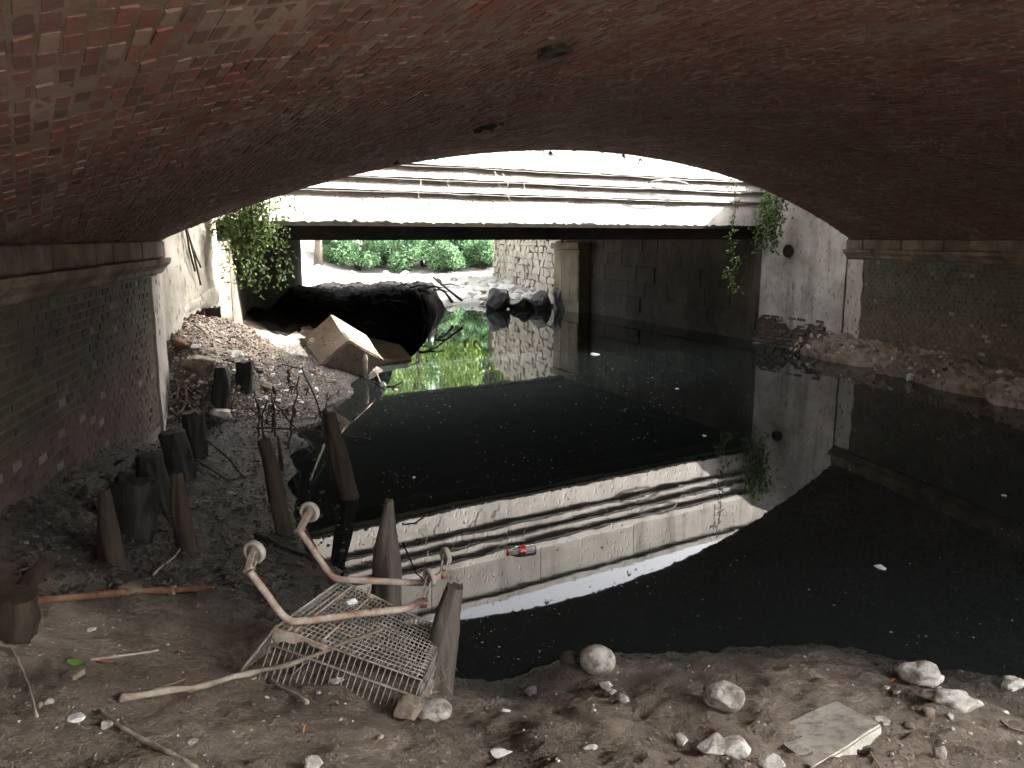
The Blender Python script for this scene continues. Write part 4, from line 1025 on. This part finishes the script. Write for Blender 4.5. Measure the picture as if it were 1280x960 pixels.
wire(rim, [p + upn * .006 for p in ring], .0052, 7)
child(rim.build('basket_rim', M['wire'], smooth=True), cart)
rim2 = MB(); g1 = [p + dn * .075 + o_ for p, o_ in zip(ring, (near_out * .018, near_out * .018 - rear_out * .015, -near_out * .018 - rear_out * .015, -near_out * .018, near_out * .018))]
wire(rim2, g1, .0055, 7); child(rim2.build('basket_rim', M['wire'], smooth=True), cart)
for c_, o_ in ((N1, near_out), (F1, -near_out)): child(MB().tube([c_ + upn * .01, c_ + dn * .36 + rear_out * .14 + o_ * .05], .0065, 7).build('corner_rod', M['wire']), cart)
for v0 in (.12, .5):                                         # cross rods of the child seat end
    child(MB().tube([bil(.06 + v0 * .5, .02) + upn * .012, bil(.06 + v0 * .5, .98) + upn * .012], .006, 7).build('cross_rod', M['rusttube']), cart)
def smooth_path(P, n=6):
    P = [Vector(p) for p in P]; out = []
    for i in range(len(P) - 1):
        p0, p1, p2, p3 = P[max(i - 1, 0)], P[i], P[i + 1], P[min(i + 2, len(P) - 1)]
        for k in range(n):
            t = k / n; out.append(.5 * ((2 * p1) + (-p0 + p2) * t + (2 * p0 - 5 * p1 + 4 * p2 - p3) * t * t + (-p0 + 3 * p1 - 3 * p2 + p3) * t ** 3))
    return out + [P[-1]]
W1, W2, W3, W4 = at(318, 690, .95), at(387, 640, .95), at(537, 722, .65), at(557, 695, .65)
near_t = smooth_path([at(312, 714, .90), at(330, 738, .80), at(350, 765, .695), at(362, 775, .66), at(380, 776, .655), at(450, 767, .64), at(505, 761, .60), at(524, 752, .585)])
far_t = smooth_path([at(374, 663, .90), at(392, 688, .80), at(412, 717, .69), at(424, 724, .665), at(440, 725, .66), at(490, 727, .63), at(530, 728, .60), at(549, 719, .585)])
child(MB().tube(near_t, .0172, 12).build('chassis_tube', M['rusttube'], smooth=True), cart); child(MB().tube(far_t, .0172, 12).build('chassis_tube', M['rusttube'], smooth=True), cart)
def wheel(Cn, foot, axis, rad, wd, red=False):
    axis = Vector(axis).normalized(); a = axis.orthogonal().normalized(); b = axis.cross(a)
    q = Matrix(((a.x, b.x, axis.x), (a.y, b.y, axis.y), (a.z, b.z, axis.z)))
    h = wd / 2
    wh = MB().lathe([(rad * .66, -h * .7), (rad * .72, -h), (rad * .93, -h), (rad, -h * .5), (rad, h * .5), (rad * .93, h), (rad * .72, h), (rad * .66, h * .7)], Cn, q, 24)
    wo_ = child(wh.build('wheel', M['tyre'], smooth=True), cart)
    hb = MB().lathe([(.001, -h * .75), (rad * .3, -h * .75), (rad * .34, -h * .35), (rad * .68, -h * .3), (rad * .68, h * .3), (rad * .34, h * .35), (rad * .3, h * .75), (.001, h * .75)], Cn, q, 20)
    ho = hb.build('hub', M['rusttube'] if red else M['tyre'], smooth=True); ho.parent = wo_; ho.matrix_parent_inverse = wo_.matrix_parent_inverse.copy(); ho.matrix_parent_inverse = Matrix.Identity(4)
    fk = MB(); foot = Vector(foot)
    for sg in (-1, 1):
        c0, c1 = Cn + axis * (sg * (h + .005)), foot + axis * (sg * (h + .002)); d = (c1 - c0).normalized(); sd = axis.cross(d).normalized()
        m3_ = Matrix(((sd.x, axis.x, d.x), (sd.y, axis.y, d.y), (sd.z, axis.z, d.z))); fk.box((c0 + c1) / 2, (.032, .008, (c1 - c0).length + .02), m3_)
    fk.box(foot, (wd + .016, .036, .012), Matrix(((axis.x, 0, 0), (axis.y, 0, 0), (0, 0, 1))) if False else None)
    child(fk.build('fork', M['tyre'] if red else M['rusttube']), cart)
    child(MB().tube([foot + Vector((0, 0, .012)), foot + Vector((0, 0, -.028))], .019, 12).build('swivel', M['redplastic'] if red else M['rusttube'], smooth=True), cart)
wheel(W1, at(312, 712, .885), (.34, .93, .1), .057, .032); wheel(W2, at(375, 662, .885), (.3, .95, .05), .057, .032)
wheel(W3, at(529, 752, .595), (.8, .58, .1), .052, .026, True); wheel(W4, at(554, 716, .595), (.84, .5, .05), .052, .026, True)
bk = MB(); ids = []
for i in range(13):
    u = i / 12; c = N1.lerp(N2, .0 + .36 * u) + near_out * (.016 + .004 * math.sin(u * 9)) + upn * .012; hh_ = (.05 + .018 * math.sin(u * 7) + .010 * math.sin(u * 19)) * (1 - .5 * u)
    ids.append(bk.verts([c, c - upn * hh_, c - upn * hh_ - near_out * .008, c - near_out * .008]))
for i in range(12):
    for q_ in range(4): bk.face(ids[i] + q_, ids[i] + (q_ + 1) % 4, ids[i + 1] + (q_ + 1) % 4, ids[i + 1] + q_)
bk.face(*[ids[0] + q_ for q_ in (3, 2, 1, 0)]); bk.face(*[ids[-1] + q_ for q_ in range(4)])
child(bk.build('bracket', M['rusttube']), cart)
child(MB().tube([bil(.33, .9) + upn * .03, bil(.30, .95) - upn * .02, bil(.27, .98) + upn * .05], .007, 7).build('hook', M['rusttube']), cart)
weed = MB(); r = random.Random(15)
for k in range(90):                                          # straw and weed caught in the front of the basket
    p = N2.lerp(F2, r.random()) + dn * r.uniform(0, .22) - rear_out * r.uniform(-.03, .06); d = Vector((r.gauss(0, .5), r.gauss(0, .5), r.gauss(-.4, .8))).normalized() * r.uniform(.04, .12)
    weed.tube([p, p + d * .5 + Vector((r.gauss(0, .012), r.gauss(0, .012), 0)), p + d], [.002, .002, .001], 3)
tag(weed.build('caught_weed', M['driftwood']), 'tangle of dry weed caught in the front of the cart basket', 'weed', kind='stuff')
o = link('crumpled_scrap', rock_mesh('crumpled_scrap', M['trash'], 81, (.045, .035, .02), .5, 2, .5), loc=bil(.22, .75) + upn * .01); tag(o, 'small white scrap caught on the cart basket grid', 'litter')

# ------------------------------------------------------------------ litter and leaves
def scrap(label, px, py, wpx, mat, seed, flat=.35, z=None, cat='litter', name='plastic_scrap', group='litter on the mud'):
    q = on(px, py) if z is None else at(px, py, z); d = screen(q)[2]; s = wpx * d / FOC / 2
    return tag(link(name, rock_mesh(name, mat, seed, (s, s * .8, s * flat), .6, 2, .55), loc=q + Vector((0, 0, s * flat * .5))), label, cat, group)
scrap('crumpled white plastic scrap on the mud at lower left', 94, 900, 28, M['trash'], 90)
scrap('crumpled pale foil scrap in front of the cart', 419, 853, 20, M['trash'], 91)
scrap('flat white scrap between the pipe and the thin stick', 114, 788, 17, M['trash'], 92, .2)
scrap('white paper scrap right of the domed stone', 632, 890, 16, M['trash'], 93, .25)
scrap('grey torn scrap low on the middle of the near bank', 625, 942, 30, M['trash'], 94, .2)
def leaf(label, px, py, l, w_, ang, mat, z=None, group='fallen leaves on the mud'):
    q = on(px, py) if z is None else at(px, py, z); mb_ = MB(); r = random.Random(int(px)); c_, s_ = math.cos(ang), math.sin(ang); rows = []
    for i in range(6):
        u = i / 5; hw = w_ * math.sin(math.pi * (.08 + .88 * u)) / 2; vs = []
        for v in (-1, 0, 1):
            x, y = (u - .5) * l, v * hw; zz = .012 + abs(v) * .006 + .008 * math.sin(u * 4 + px)
            vs.append((q.x + x * c_ - y * s_, q.y + x * s_ + y * c_, q.z + zz))
        rows.append(mb_.verts(vs))
    for i in range(5):
        for j in range(2): mb_.face(rows[i] + j, rows[i] + j + 1, rows[i + 1] + j + 1, rows[i + 1] + j)
    m = mb_.mesh('leaf', mat, True); a_ = m.attributes.new('tint', 'FLOAT', 'FACE'); a_.data.foreach_set('value', [.5] * len(m.polygons))
    return tag(link('leaf', m), label, 'leaf', group)
leaf('upright orange leaf on bare mud below the cart', 382, 916, .035, .014, 1.4, M['leafdry'])
leaf('orange leaf beside the plaster crust on the near bank', 1116, 854, .03, .02, .3, M['leafdry'])
leaf('orange leaf lying under the long pole', 241, 869, .035, .014, .3, M['leafdry'])
leaf('brown curled leaf under the straight thin stick', 133, 831, .08, .03, .2, M['leafbrown'])
leaf('long brown leaf right of the straight thin stick', 226, 820, .06, .02, .1, M['leafbrown'])
leaf('yellow leaf under the right end of the rusty pipe', 248, 761, .03, .014, 1.9, M['leafdry'])
leaf('small orange leaf below the rusty pipe', 131, 776, .025, .014, .1, M['leafdry'])
leaf('tan leaf left of the cart rear wheel', 298, 734, .05, .022, .2, M['leafdry'])
leaf('pinkish leaf on the near bank left of the plaster lump', 1040, 831, .045, .012, -.6, M['leafbrown'])
leaf('orange leaf chip in front of the tan boulder', 424, 883, .03, .012, -.5, M['leafdry'])
leaf('fresh green leaf scrap above the small wood chip', 96, 832, .075, .05, .2, M['algae'])
leaf('yellow green scrap in the dark by the brick wall', 96, 610, .07, .05, .4, M['algae'], group='green scraps')
q = on(93, 847); tag(MB().box(q + Vector((0, 0, .012)), (.05, .062, .018), Matrix.Rotation(-.25, 3, 'Z'), .004).build('wood_chip', M['tanrock']), 'small square tan chip below the green leaf scrap', 'chip')

# plastic bottle with red label, afloat
bt = empty('plastic_bottle', 'clear plastic drink bottle with red label floating on the water', 'bottle', loc=at(653, 687, .02))
bc = at(653, 687, .012); ax = (at(672, 684.5, .02) - at(636, 688.5, .02)).normalized(); a_ = ax.orthogonal().normalized(); b_ = ax.cross(a_); q = Matrix(((a_.x, b_.x, ax.x), (a_.y, b_.y, ax.y), (a_.z, b_.z, ax.z)))
child(MB().lathe([(.001, .108), (.022, .108), (.031, .1), (.033, .08), (.03, .05), (.033, .03), (.033, -.03), (.032, -.045), (.022, -.078), (.0125, -.095), (.0125, -.115)], bc, q, 20).build('bottle_body', M['pet'], smooth=True), bt)
lab = child(MB().lathe([(.0338, .022), (.0342, .02), (.0342, -.026), (.0338, -.028)], bc, q, 20).build('label_band', M['labelred'], smooth=True), bt)
st = MB(); up_ = Vector((0, 0, 1)); pts = []
for sg in (-1,):
    for k in range(9):
        h_ = -.021 + .038 * k / 8; an = 0.3 * math.sin(k * 1.2) ; d = (CAMV - bc); d = (d - ax * d.dot(ax)).normalized(); s2 = ax.cross(d)
        pts.append(bc + ax * h_ + (d * math.cos(an + .25) + s2 * math.sin(an + .25)) * .0348)
st.tube(pts, .0035, 5); so_ = st.build('label_print', M['white']); so_.parent = lab
child(MB().lathe([(.001, -.128), (.0145, -.128), (.0145, -.112), (.001, -.111)], bc, q, 14).build('cap', M['labelred']), bt)

# floating things and scum flecks
def float_scrap(label, px, py, wpx, seed, name='floating_scrap', cat='litter', flat=.25):
    q = at(px, py, 0); d = screen(q)[2]; s = wpx * d / FOC / 2
    return tag(link(name, rock_mesh(name, M['trash'], seed, (s, s * 1.3, max(s * flat, .012)), .5, 2, .4), loc=q + Vector((0, 0, .004))), label, cat, 'litter floating on the river')
float_scrap('white plastic scrap floating in front of the far pilaster', 743, 443, 13, 100); float_scrap('white scrap floating alone at right on the black water', 1100, 709, 17, 101)
float_scrap('small white scrap floating in the middle of the river', 604, 464, 5, 102); float_scrap('white lid floating right of the floating cup', 495, 487, 8, 103)
float_scrap('small white scrap floating at the far right by the ledge', 1255, 620, 7, 104); float_scrap('white chip floating below the hanging vine tip', 846, 486, 6, 105)
float_scrap('pale chip floating left of the grey wall reflection', 880, 545, 6, 106); float_scrap('pale chip floating near the tall brown post', 517, 597, 5, 107)
q = at(478, 484, .0); cu = MB().lathe([(.001, -.03), (.035, -.03), (.045, .03), (.05, .045), (.046, .045), (.03, -.02), (.001, -.02)], q + Vector((0, 0, .035)), Matrix.Rotation(.9, 3, 'Y'), 18)
tag(cu.build('floating_cup', M['trash'], smooth=True), 'white cup floating at the shore by the toppled block', 'cup', 'litter floating on the river')
fm = MB(); r = random.Random(33); c = 0
while c < 1700:
    px, py = r.uniform(420, 1290), r.uniform(440, 850) if r.random() < .8 else r.uniform(440, 560)
    dens = mnoise.noise(Vector((px / 120, py / 45, 3)))
    if dens < r.uniform(-.3, .4): continue
    if px > 820 and py > 540 and r.random() < .75: continue
    q = at(px, py, 0)
    if gh(q.x, q.y) > -.04: continue
    d = screen(q)[2]; s = r.choice((.0012, .0016, .0022, .003, .005)) * r.uniform(.7, 1.4) * (.55 + d * .12); k = r.randint(4, 6); an = r.uniform(0, 6)
    b = fm.verts([(q.x + s * 1.3 * math.cos(an + 6.283 * i / k) * r.uniform(.6, 1.3), q.y + s * math.sin(an + 6.283 * i / k) * r.uniform(.6, 1.4), .004) for i in range(k)] + [(q.x, q.y, .006)])
    for i in range(k): fm.face(b + i, b + (i + 1) % k, b + k)
    c += 1
tag(fm.build('scum_flecks', M['foam']), 'tiny white scum flecks drifting on the water', 'scum', kind='stuff')

# ------------------------------------------------------------------ plants
def leaves_mesh(name, mat, pts, s0, s1, seed, droop=.3):
    """pts: list of (Vector, outward Vector)"""
    r = random.Random(seed); vv, ff, tt = [], [], []
    for p, o_ in pts:
        s = r.uniform(s0, s1); d = (Vector((r.gauss(0, 1), r.gauss(0, 1), r.gauss(0, 1))).normalized() + o_ * .6 + Vector((0, 0, -droop))).normalized()
        sd = d.cross(Vector((r.gauss(0, 1), r.gauss(0, 1), r.gauss(0, 1)))).normalized(); nn = d.cross(sd) * (s * .12); b = len(vv)
        vv += [tuple(p), tuple(p + d * s * .45 + sd * s * .33 + nn), tuple(p + d * s), tuple(p + d * s * .45 - sd * s * .33 + nn)]
        ff += [(b, b + 1, b + 2), (b, b + 2, b + 3)]; t_ = r.random(); tt += [t_, t_]
    m = bpy.data.meshes.new(name); m.from_pydata(vv, [], ff); m.materials.append(mat)
    a_ = m.attributes.new('tint', 'FLOAT', 'FACE'); a_.data.foreach_set('value', tt); m.update(); return m
def vine(name, label, strands, seed, s0=.035, s1=.07, per=10, spread=.05, group='climbing plants between the bridges'):
    root = empty(name, label, 'plant', group, loc=strands[0][0]); r = random.Random(seed); pts = []
    for st in strands:
        path = smooth_path(st, 6); child(MB().tube(path, [.008 - .005 * i / len(path) for i in range(len(path))], 5).build('stem', M['twig']), root)
        for q in path:
            for _ in range(per): d = Vector((r.gauss(0, 1), r.gauss(0, 1), r.gauss(0, 1))); pts.append((q + d * spread, d.normalized()))
    o = link('foliage', leaves_mesh('foliage', M['ivy'], pts, s0, s1, seed)); child(o, root); return root
r = random.Random(44); st = []
yv = 12.0
for k in range(24):
    x0 = r.uniform(278, 352); y0 = r.uniform(228, 262); x1 = x0 + r.uniform(-16, 14); y1 = r.choice((r.uniform(285, 325), r.uniform(300, 362)))
    st.append([aty(x0, y0, yv + r.uniform(-.3, .2)), aty((x0 + x1) / 2 + r.uniform(-8, 8), (y0 + y1) / 2, yv + r.uniform(-.3, .2)), aty(x1, y1, yv + r.uniform(-.3, .2))])
for k in range(5):
    x0 = r.uniform(270, 300); st.append([aty(x0, r.uniform(238, 262), 11.8), aty(x0 + r.uniform(-10, 20), 275, 11.9), aty(x0 + r.uniform(-10, 40), r.uniform(285, 300), 12.0)])
vine('hanging_ivy', 'bright green ivy clump hanging beside the left end of the concrete bridge', st, 45, .035, .075, 9, .055)
st = []
for k in range(10):
    x0 = r.uniform(955, 985); y0 = r.uniform(240, 262); x1 = x0 + r.uniform(-16, 6); y1 = r.uniform(282, 322)
    st.append([aty(x0, y0, 17.6), aty((x0 + x1) / 2 + r.uniform(-5, 5), (y0 + y1) / 2, 17.5), aty(x1, y1, 17.5 + r.uniform(-.2, .2))])
vine('wall_creeper', 'green creeper clump hanging over the top of the grey wing wall', st, 46, .05, .095, 8, .08)
vine('hanging_vine', 'single long leafy vine strand dangling in front of the concrete bridge', [[aty(916, 222, 15.2), aty(919, 262, 15.2), aty(913, 300, 15.2), aty(920, 330, 15.2), aty(911, 345, 15.2), aty(922, 362, 15.2)]], 47, .04, .08, 6, .05)
st = []
for (x, y, y2) in ((232, 290, 320), (238, 288, 350), (245, 280, 325)):
    st.append([V3(L0 + (L1 - L0) * .4 + ln * .05, 2.6 - (y - 280) * .004), V3(L0 + (L1 - L0) * (.42 + (y - 280) * .006) + ln * .06, 2.25), V3(L0 + (L1 - L0) * (.5 + (y - 280) * .01) + ln * .05, 1.75 + (350 - y2) * .008)])
mbv = [smooth_path(s_, 6) for s_ in st]
for k, (p_, lb_) in enumerate(zip(mbv, ('dark bare root hanging on the pale wing wall nearest the arch', 'longest dark bare root hanging on the pale wing wall', 'dark bare root hanging on the pale wing wall nearest the ivy'))):
    tag(MB().tube(p_, .014, 6).build('hanging_root', M['twig'], smooth=True), lb_, 'root', 'roots on the pale wing wall')
r = random.Random(48)
for k, (px, py) in enumerate(((780, 197), (800, 203), (496, 206), (688, 194))):
    p = aty(px, py, FA / NF.y * 1.0); s_v, t_v = vault_hit(px, py - 6) or (0, 0); p = vpt(s_v, t_v, -.01); mb_ = MB()
    for _ in range(5): d = Vector((r.gauss(0, .05), r.gauss(0, .05), -r.uniform(.03, .11))); mb_.tube([p, p + d * .5, p + d], [.009, .010, .003], 5)
    tag(mb_.build('dangling_roots', M['twig']), ('tuft of roots dangling from the arch rim right of its crown', 'rightmost tuft of roots on the arch rim', 'tuft of roots at the left of the arch rim', 'tuft of roots at the crown of the arch rim')[k], 'root', 'root tufts on the arch rim')

# far side of the concrete bridge: bushes, trees, rubble, rough stone wall, driftwood
def bush_mesh(seed, w_, h_, n, mat, s0, s1):
    r = random.Random(seed); lob = [(Vector((r.uniform(-.6, .6) * w_, r.uniform(-.5, .5) * w_, r.uniform(.15, .75) * h_)), r.uniform(.28, .5) * w_) for _ in range(11)]; pts = []
    for _ in range(n):
        c, rr = lob[r.randrange(11)]; d = Vector((r.gauss(0, 1), r.gauss(0, 1), r.gauss(0, 1))).normalized(); k = rr * r.uniform(.35, 1.0) * (1.3 if r.random() < .12 else 1); p = c + Vector((d.x * k, d.y * k, d.z * k * .75))
        if p.z > 0: pts.append((p, d))
    return leaves_mesh('foliage', mat, pts, s0, s1, seed)
BV = [bush_mesh(200 + k, 1.5, 2.6, 5200, M['bush'], .10, .2) for k in range(3)]
stem_m = MB(); r = random.Random(3)
for k in range(6): a = 1.047 * k; stem_m.tube([(0, 0, -.2), (.3 * math.cos(a), .3 * math.sin(a), .7), (.8 * math.cos(a), .8 * math.sin(a), 1.6)], [.05, .035, .015], 6)
stem_m = stem_m.mesh('stem', M['twig'])
names = ['leftmost', 'second', 'third', 'fourth', 'fifth', 'sixth', 'seventh', 'eighth', 'ninth', 'tenth']
k = 0
for (px, y, sc_) in ((392, 46, 1.05), (418, 42, .85), (448, 41, .95), (478, 43, 1.05), (505, 41, .9), (530, 42.5, 1.05), (556, 41, .8), (580, 43, 1.0), (604, 42, .85), (622, 45, 1.1)):
    x = (px - 640) / 1000 * y * .99; z = gh(x, y); o = empty('bush', '%s green bush from the left on the sunlit bank beyond the concrete bridge' % names[k] if k else 'leftmost green bush on the sunlit bank beyond the concrete bridge', 'bush', 'bushes beyond the concrete bridge', loc=(x, y, z - .1))
    o.rotation_euler = (0, 0, k * 1.3); o.scale = (sc_, sc_, sc_); link('foliage', BV[k % 3], o); link('stem', stem_m, o); k += 1
for j, px in enumerate((300, 360, 420, 480, 540, 600, 660)):
    y = 53 + (j % 2) * 3; x = (px - 640) / 1000 * y; o = empty('tall_bush', '%s tall dense thicket from the left behind the row of bushes' % ('leftmost', 'second', 'third', 'fourth', 'fifth', 'sixth', 'last')[j], 'bush', 'thickets behind the bushes', loc=(x, y, gh(x, y) - .2))
    o.rotation_euler = (0, 0, j * 2.1); o.scale = (2.3, 2.3, 2.5); link('foliage', BV[(j + 1) % 3], o); link('stem', stem_m, o)
def willow(label, x, y, h_, w_, seed):
    z0 = gh(x, y); o = empty('willow_tree', label, 'tree', 'trees beyond the concrete bridge', loc=(x, y, z0)); r = random.Random(seed); tr = MB()
    tr.tube([(0, 0, -.3), (.1, .05, h_ * .3), (-.05, .1, h_ * .6), (.1, 0, h_ * .85)], [.22, .18, .13, .06], 9, wob=.2); pts = []
    for k in range(26):
        a = r.uniform(0, 6.283); rr = w_ * math.sqrt(r.random()); top = Vector((.5 * rr * math.cos(a), .5 * rr * math.sin(a), h_ * r.uniform(.7, 1))); tip = Vector((rr * math.cos(a), rr * math.sin(a), h_ * r.uniform(.28, .6)))
        path = smooth_path([Vector((0, 0, h_ * .55)), top, (top + tip) / 2 + Vector((.25 * rr * math.cos(a), .25 * rr * math.sin(a), h_ * .1)), tip], 8); tr.tube(path, [.05 - .042 * i / len(path) for i in range(len(path))], 5)
        for i, q in enumerate(path):
            if i > 6:
                for _ in range(13): d = Vector((r.gauss(0, 1), r.gauss(0, 1), r.gauss(0, 1))); pts.append((q + d * .22, Vector((0, 0, -1))))
    link('trunk', tr.mesh('trunk', M['wood'], True), o); link('crown', leaves_mesh('crown', M['willow'], pts, .12, .24, seed, 1.2), o)
willow('drooping yellow green tree beyond the left end of the concrete bridge', -9.6, 40, 6.0, 3.0, 301)
willow('drooping yellow green tree beyond the bridge beside the rough stone wall', -1.2, 43, 6.4, 3.0, 302)
willow('pale green tree behind the middle of the far bushes', -5.6, 47, 7.5, 3.4, 303)
willow('tall green tree far behind the rough stone wall', 3.5, 46, 8.0, 4.0, 304)
r = random.Random(52)
fp = [rock_mesh('boulder', M['rubble'], 400 + i, (1, .9, .55), .8, 2) for i in range(6)]
for k in range(150):
    px = r.uniform(565, 692) if k % 3 else r.uniform(625, 692); y = r.uniform(28.5, 38) if k % 3 else r.uniform(28.3, 33); x = (px - 640) / 1000 * y
    if k > 105: px = r.uniform(385, 570); y = r.uniform(33, 40); x = (px - 640) / 1000 * y
    z = gh(x, y); s = r.uniform(.12, .38) * (.8 if k > 85 else 1) * (1.35 if k % 3 == 0 and k < 86 else 1)
    o = link('boulder', fp[r.randrange(6)], loc=(x, y, max(z, 0) + s * .15)); o.scale = (s, s, s); o.rotation_euler = (r.uniform(-.4, .4), r.uniform(-.4, .4), r.uniform(0, 6))
    tag(o, 'pale boulder in the sunlit rubble beyond the concrete bridge', 'stone', 'boulders beyond the concrete bridge')
for k, (px, wp, hp_, lb) in enumerate(((624, 36, 30, 'dark wedge shaped boulder in the shade at the end of the far rubble'), (676, 40, 26, 'long flat dark boulder at the foot of the far pilaster'), (704, 30, 34, 'dark boulder against the far pilaster'), (652, 30, 20, 'low wet boulder between the dark far boulders'))):
    q = at(px, 387, 0); d = screen(q)[2]; o = link('dark_boulder', rock_mesh('dark_boulder', M['darkrock'], 420 + k, (wp * d / 1800, wp * d / 2200, hp_ * d / 1350), .9, 3, .25), loc=(q.x, q.y, hp_ * d / 4200)); o.rotation_euler = (0, (.35, -.15, .2, .1)[k], k); tag(o, lb, 'stone', 'dark boulders beyond the concrete bridge')
sw = empty('stone_wall', 'rough sunlit stone block wall beyond the concrete bridge', 'wall', loc=(1.7, 28.5, 0))
w0, w1 = Vector((1.62, 28.0)), Vector((-.75, 39.0)); wd_ = unit2(w0, w1); wn_ = Vector((-wd_.y, wd_.x)); m3 = Matrix(((wd_.x, wn_.x, 0), (wd_.y, wn_.y, 0), (0, 0, 1))); Lw = (w1 - w0).length
child(MB().prism([w0[:], (w0 - wn_ * .7)[:], (w1 - wn_ * .7)[:], w1[:]], -.5, 3.9).build('wall_core', M['wmortar']), sw)
z = .2; r = random.Random(88)
while z < 3.8:
    h = r.uniform(.22, .36); s = r.uniform(-.2, 0)
    while s < Lw:
        l = r.uniform(.35, .75); dd = r.uniform(.02, .10); c = w0 + wd_ * (s + l / 2) + wn_ * (dd / 2)
        child(MB().box(V3(c, z + h / 2), (l - .02, .12 + dd, h - .02), m3 @ Matrix.Rotation(r.uniform(-.08, .08), 3, 'Y'), .05, r).build('stone_block', M['ashlar']), sw); s += l
    z += h
# driftwood heap; its black mound paints the shade on the bank under the bridge
dw = empty('driftwood_heap', 'heap of driftwood and mud under the concrete bridge, blackened with painted shade', 'driftwood', loc=(-3, 26, .8)); r = random.Random(95)
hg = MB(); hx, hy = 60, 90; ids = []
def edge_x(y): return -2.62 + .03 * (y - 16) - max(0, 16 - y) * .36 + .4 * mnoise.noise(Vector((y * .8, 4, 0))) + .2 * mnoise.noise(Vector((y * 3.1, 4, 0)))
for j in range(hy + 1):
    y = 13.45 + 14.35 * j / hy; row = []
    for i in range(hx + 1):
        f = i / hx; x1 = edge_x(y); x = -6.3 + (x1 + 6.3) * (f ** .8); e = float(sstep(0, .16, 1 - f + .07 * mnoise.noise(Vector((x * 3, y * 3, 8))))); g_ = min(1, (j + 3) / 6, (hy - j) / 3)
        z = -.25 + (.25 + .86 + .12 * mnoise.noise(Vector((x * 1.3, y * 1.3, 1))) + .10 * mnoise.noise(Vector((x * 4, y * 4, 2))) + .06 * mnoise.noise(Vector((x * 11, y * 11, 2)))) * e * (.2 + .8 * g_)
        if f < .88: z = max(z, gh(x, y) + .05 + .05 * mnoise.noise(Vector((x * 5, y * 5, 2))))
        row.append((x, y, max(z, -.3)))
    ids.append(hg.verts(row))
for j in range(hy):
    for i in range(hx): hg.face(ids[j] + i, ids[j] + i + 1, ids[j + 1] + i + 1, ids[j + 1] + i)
child(hg.build('shade_mound', M['heap_shade']), dw)
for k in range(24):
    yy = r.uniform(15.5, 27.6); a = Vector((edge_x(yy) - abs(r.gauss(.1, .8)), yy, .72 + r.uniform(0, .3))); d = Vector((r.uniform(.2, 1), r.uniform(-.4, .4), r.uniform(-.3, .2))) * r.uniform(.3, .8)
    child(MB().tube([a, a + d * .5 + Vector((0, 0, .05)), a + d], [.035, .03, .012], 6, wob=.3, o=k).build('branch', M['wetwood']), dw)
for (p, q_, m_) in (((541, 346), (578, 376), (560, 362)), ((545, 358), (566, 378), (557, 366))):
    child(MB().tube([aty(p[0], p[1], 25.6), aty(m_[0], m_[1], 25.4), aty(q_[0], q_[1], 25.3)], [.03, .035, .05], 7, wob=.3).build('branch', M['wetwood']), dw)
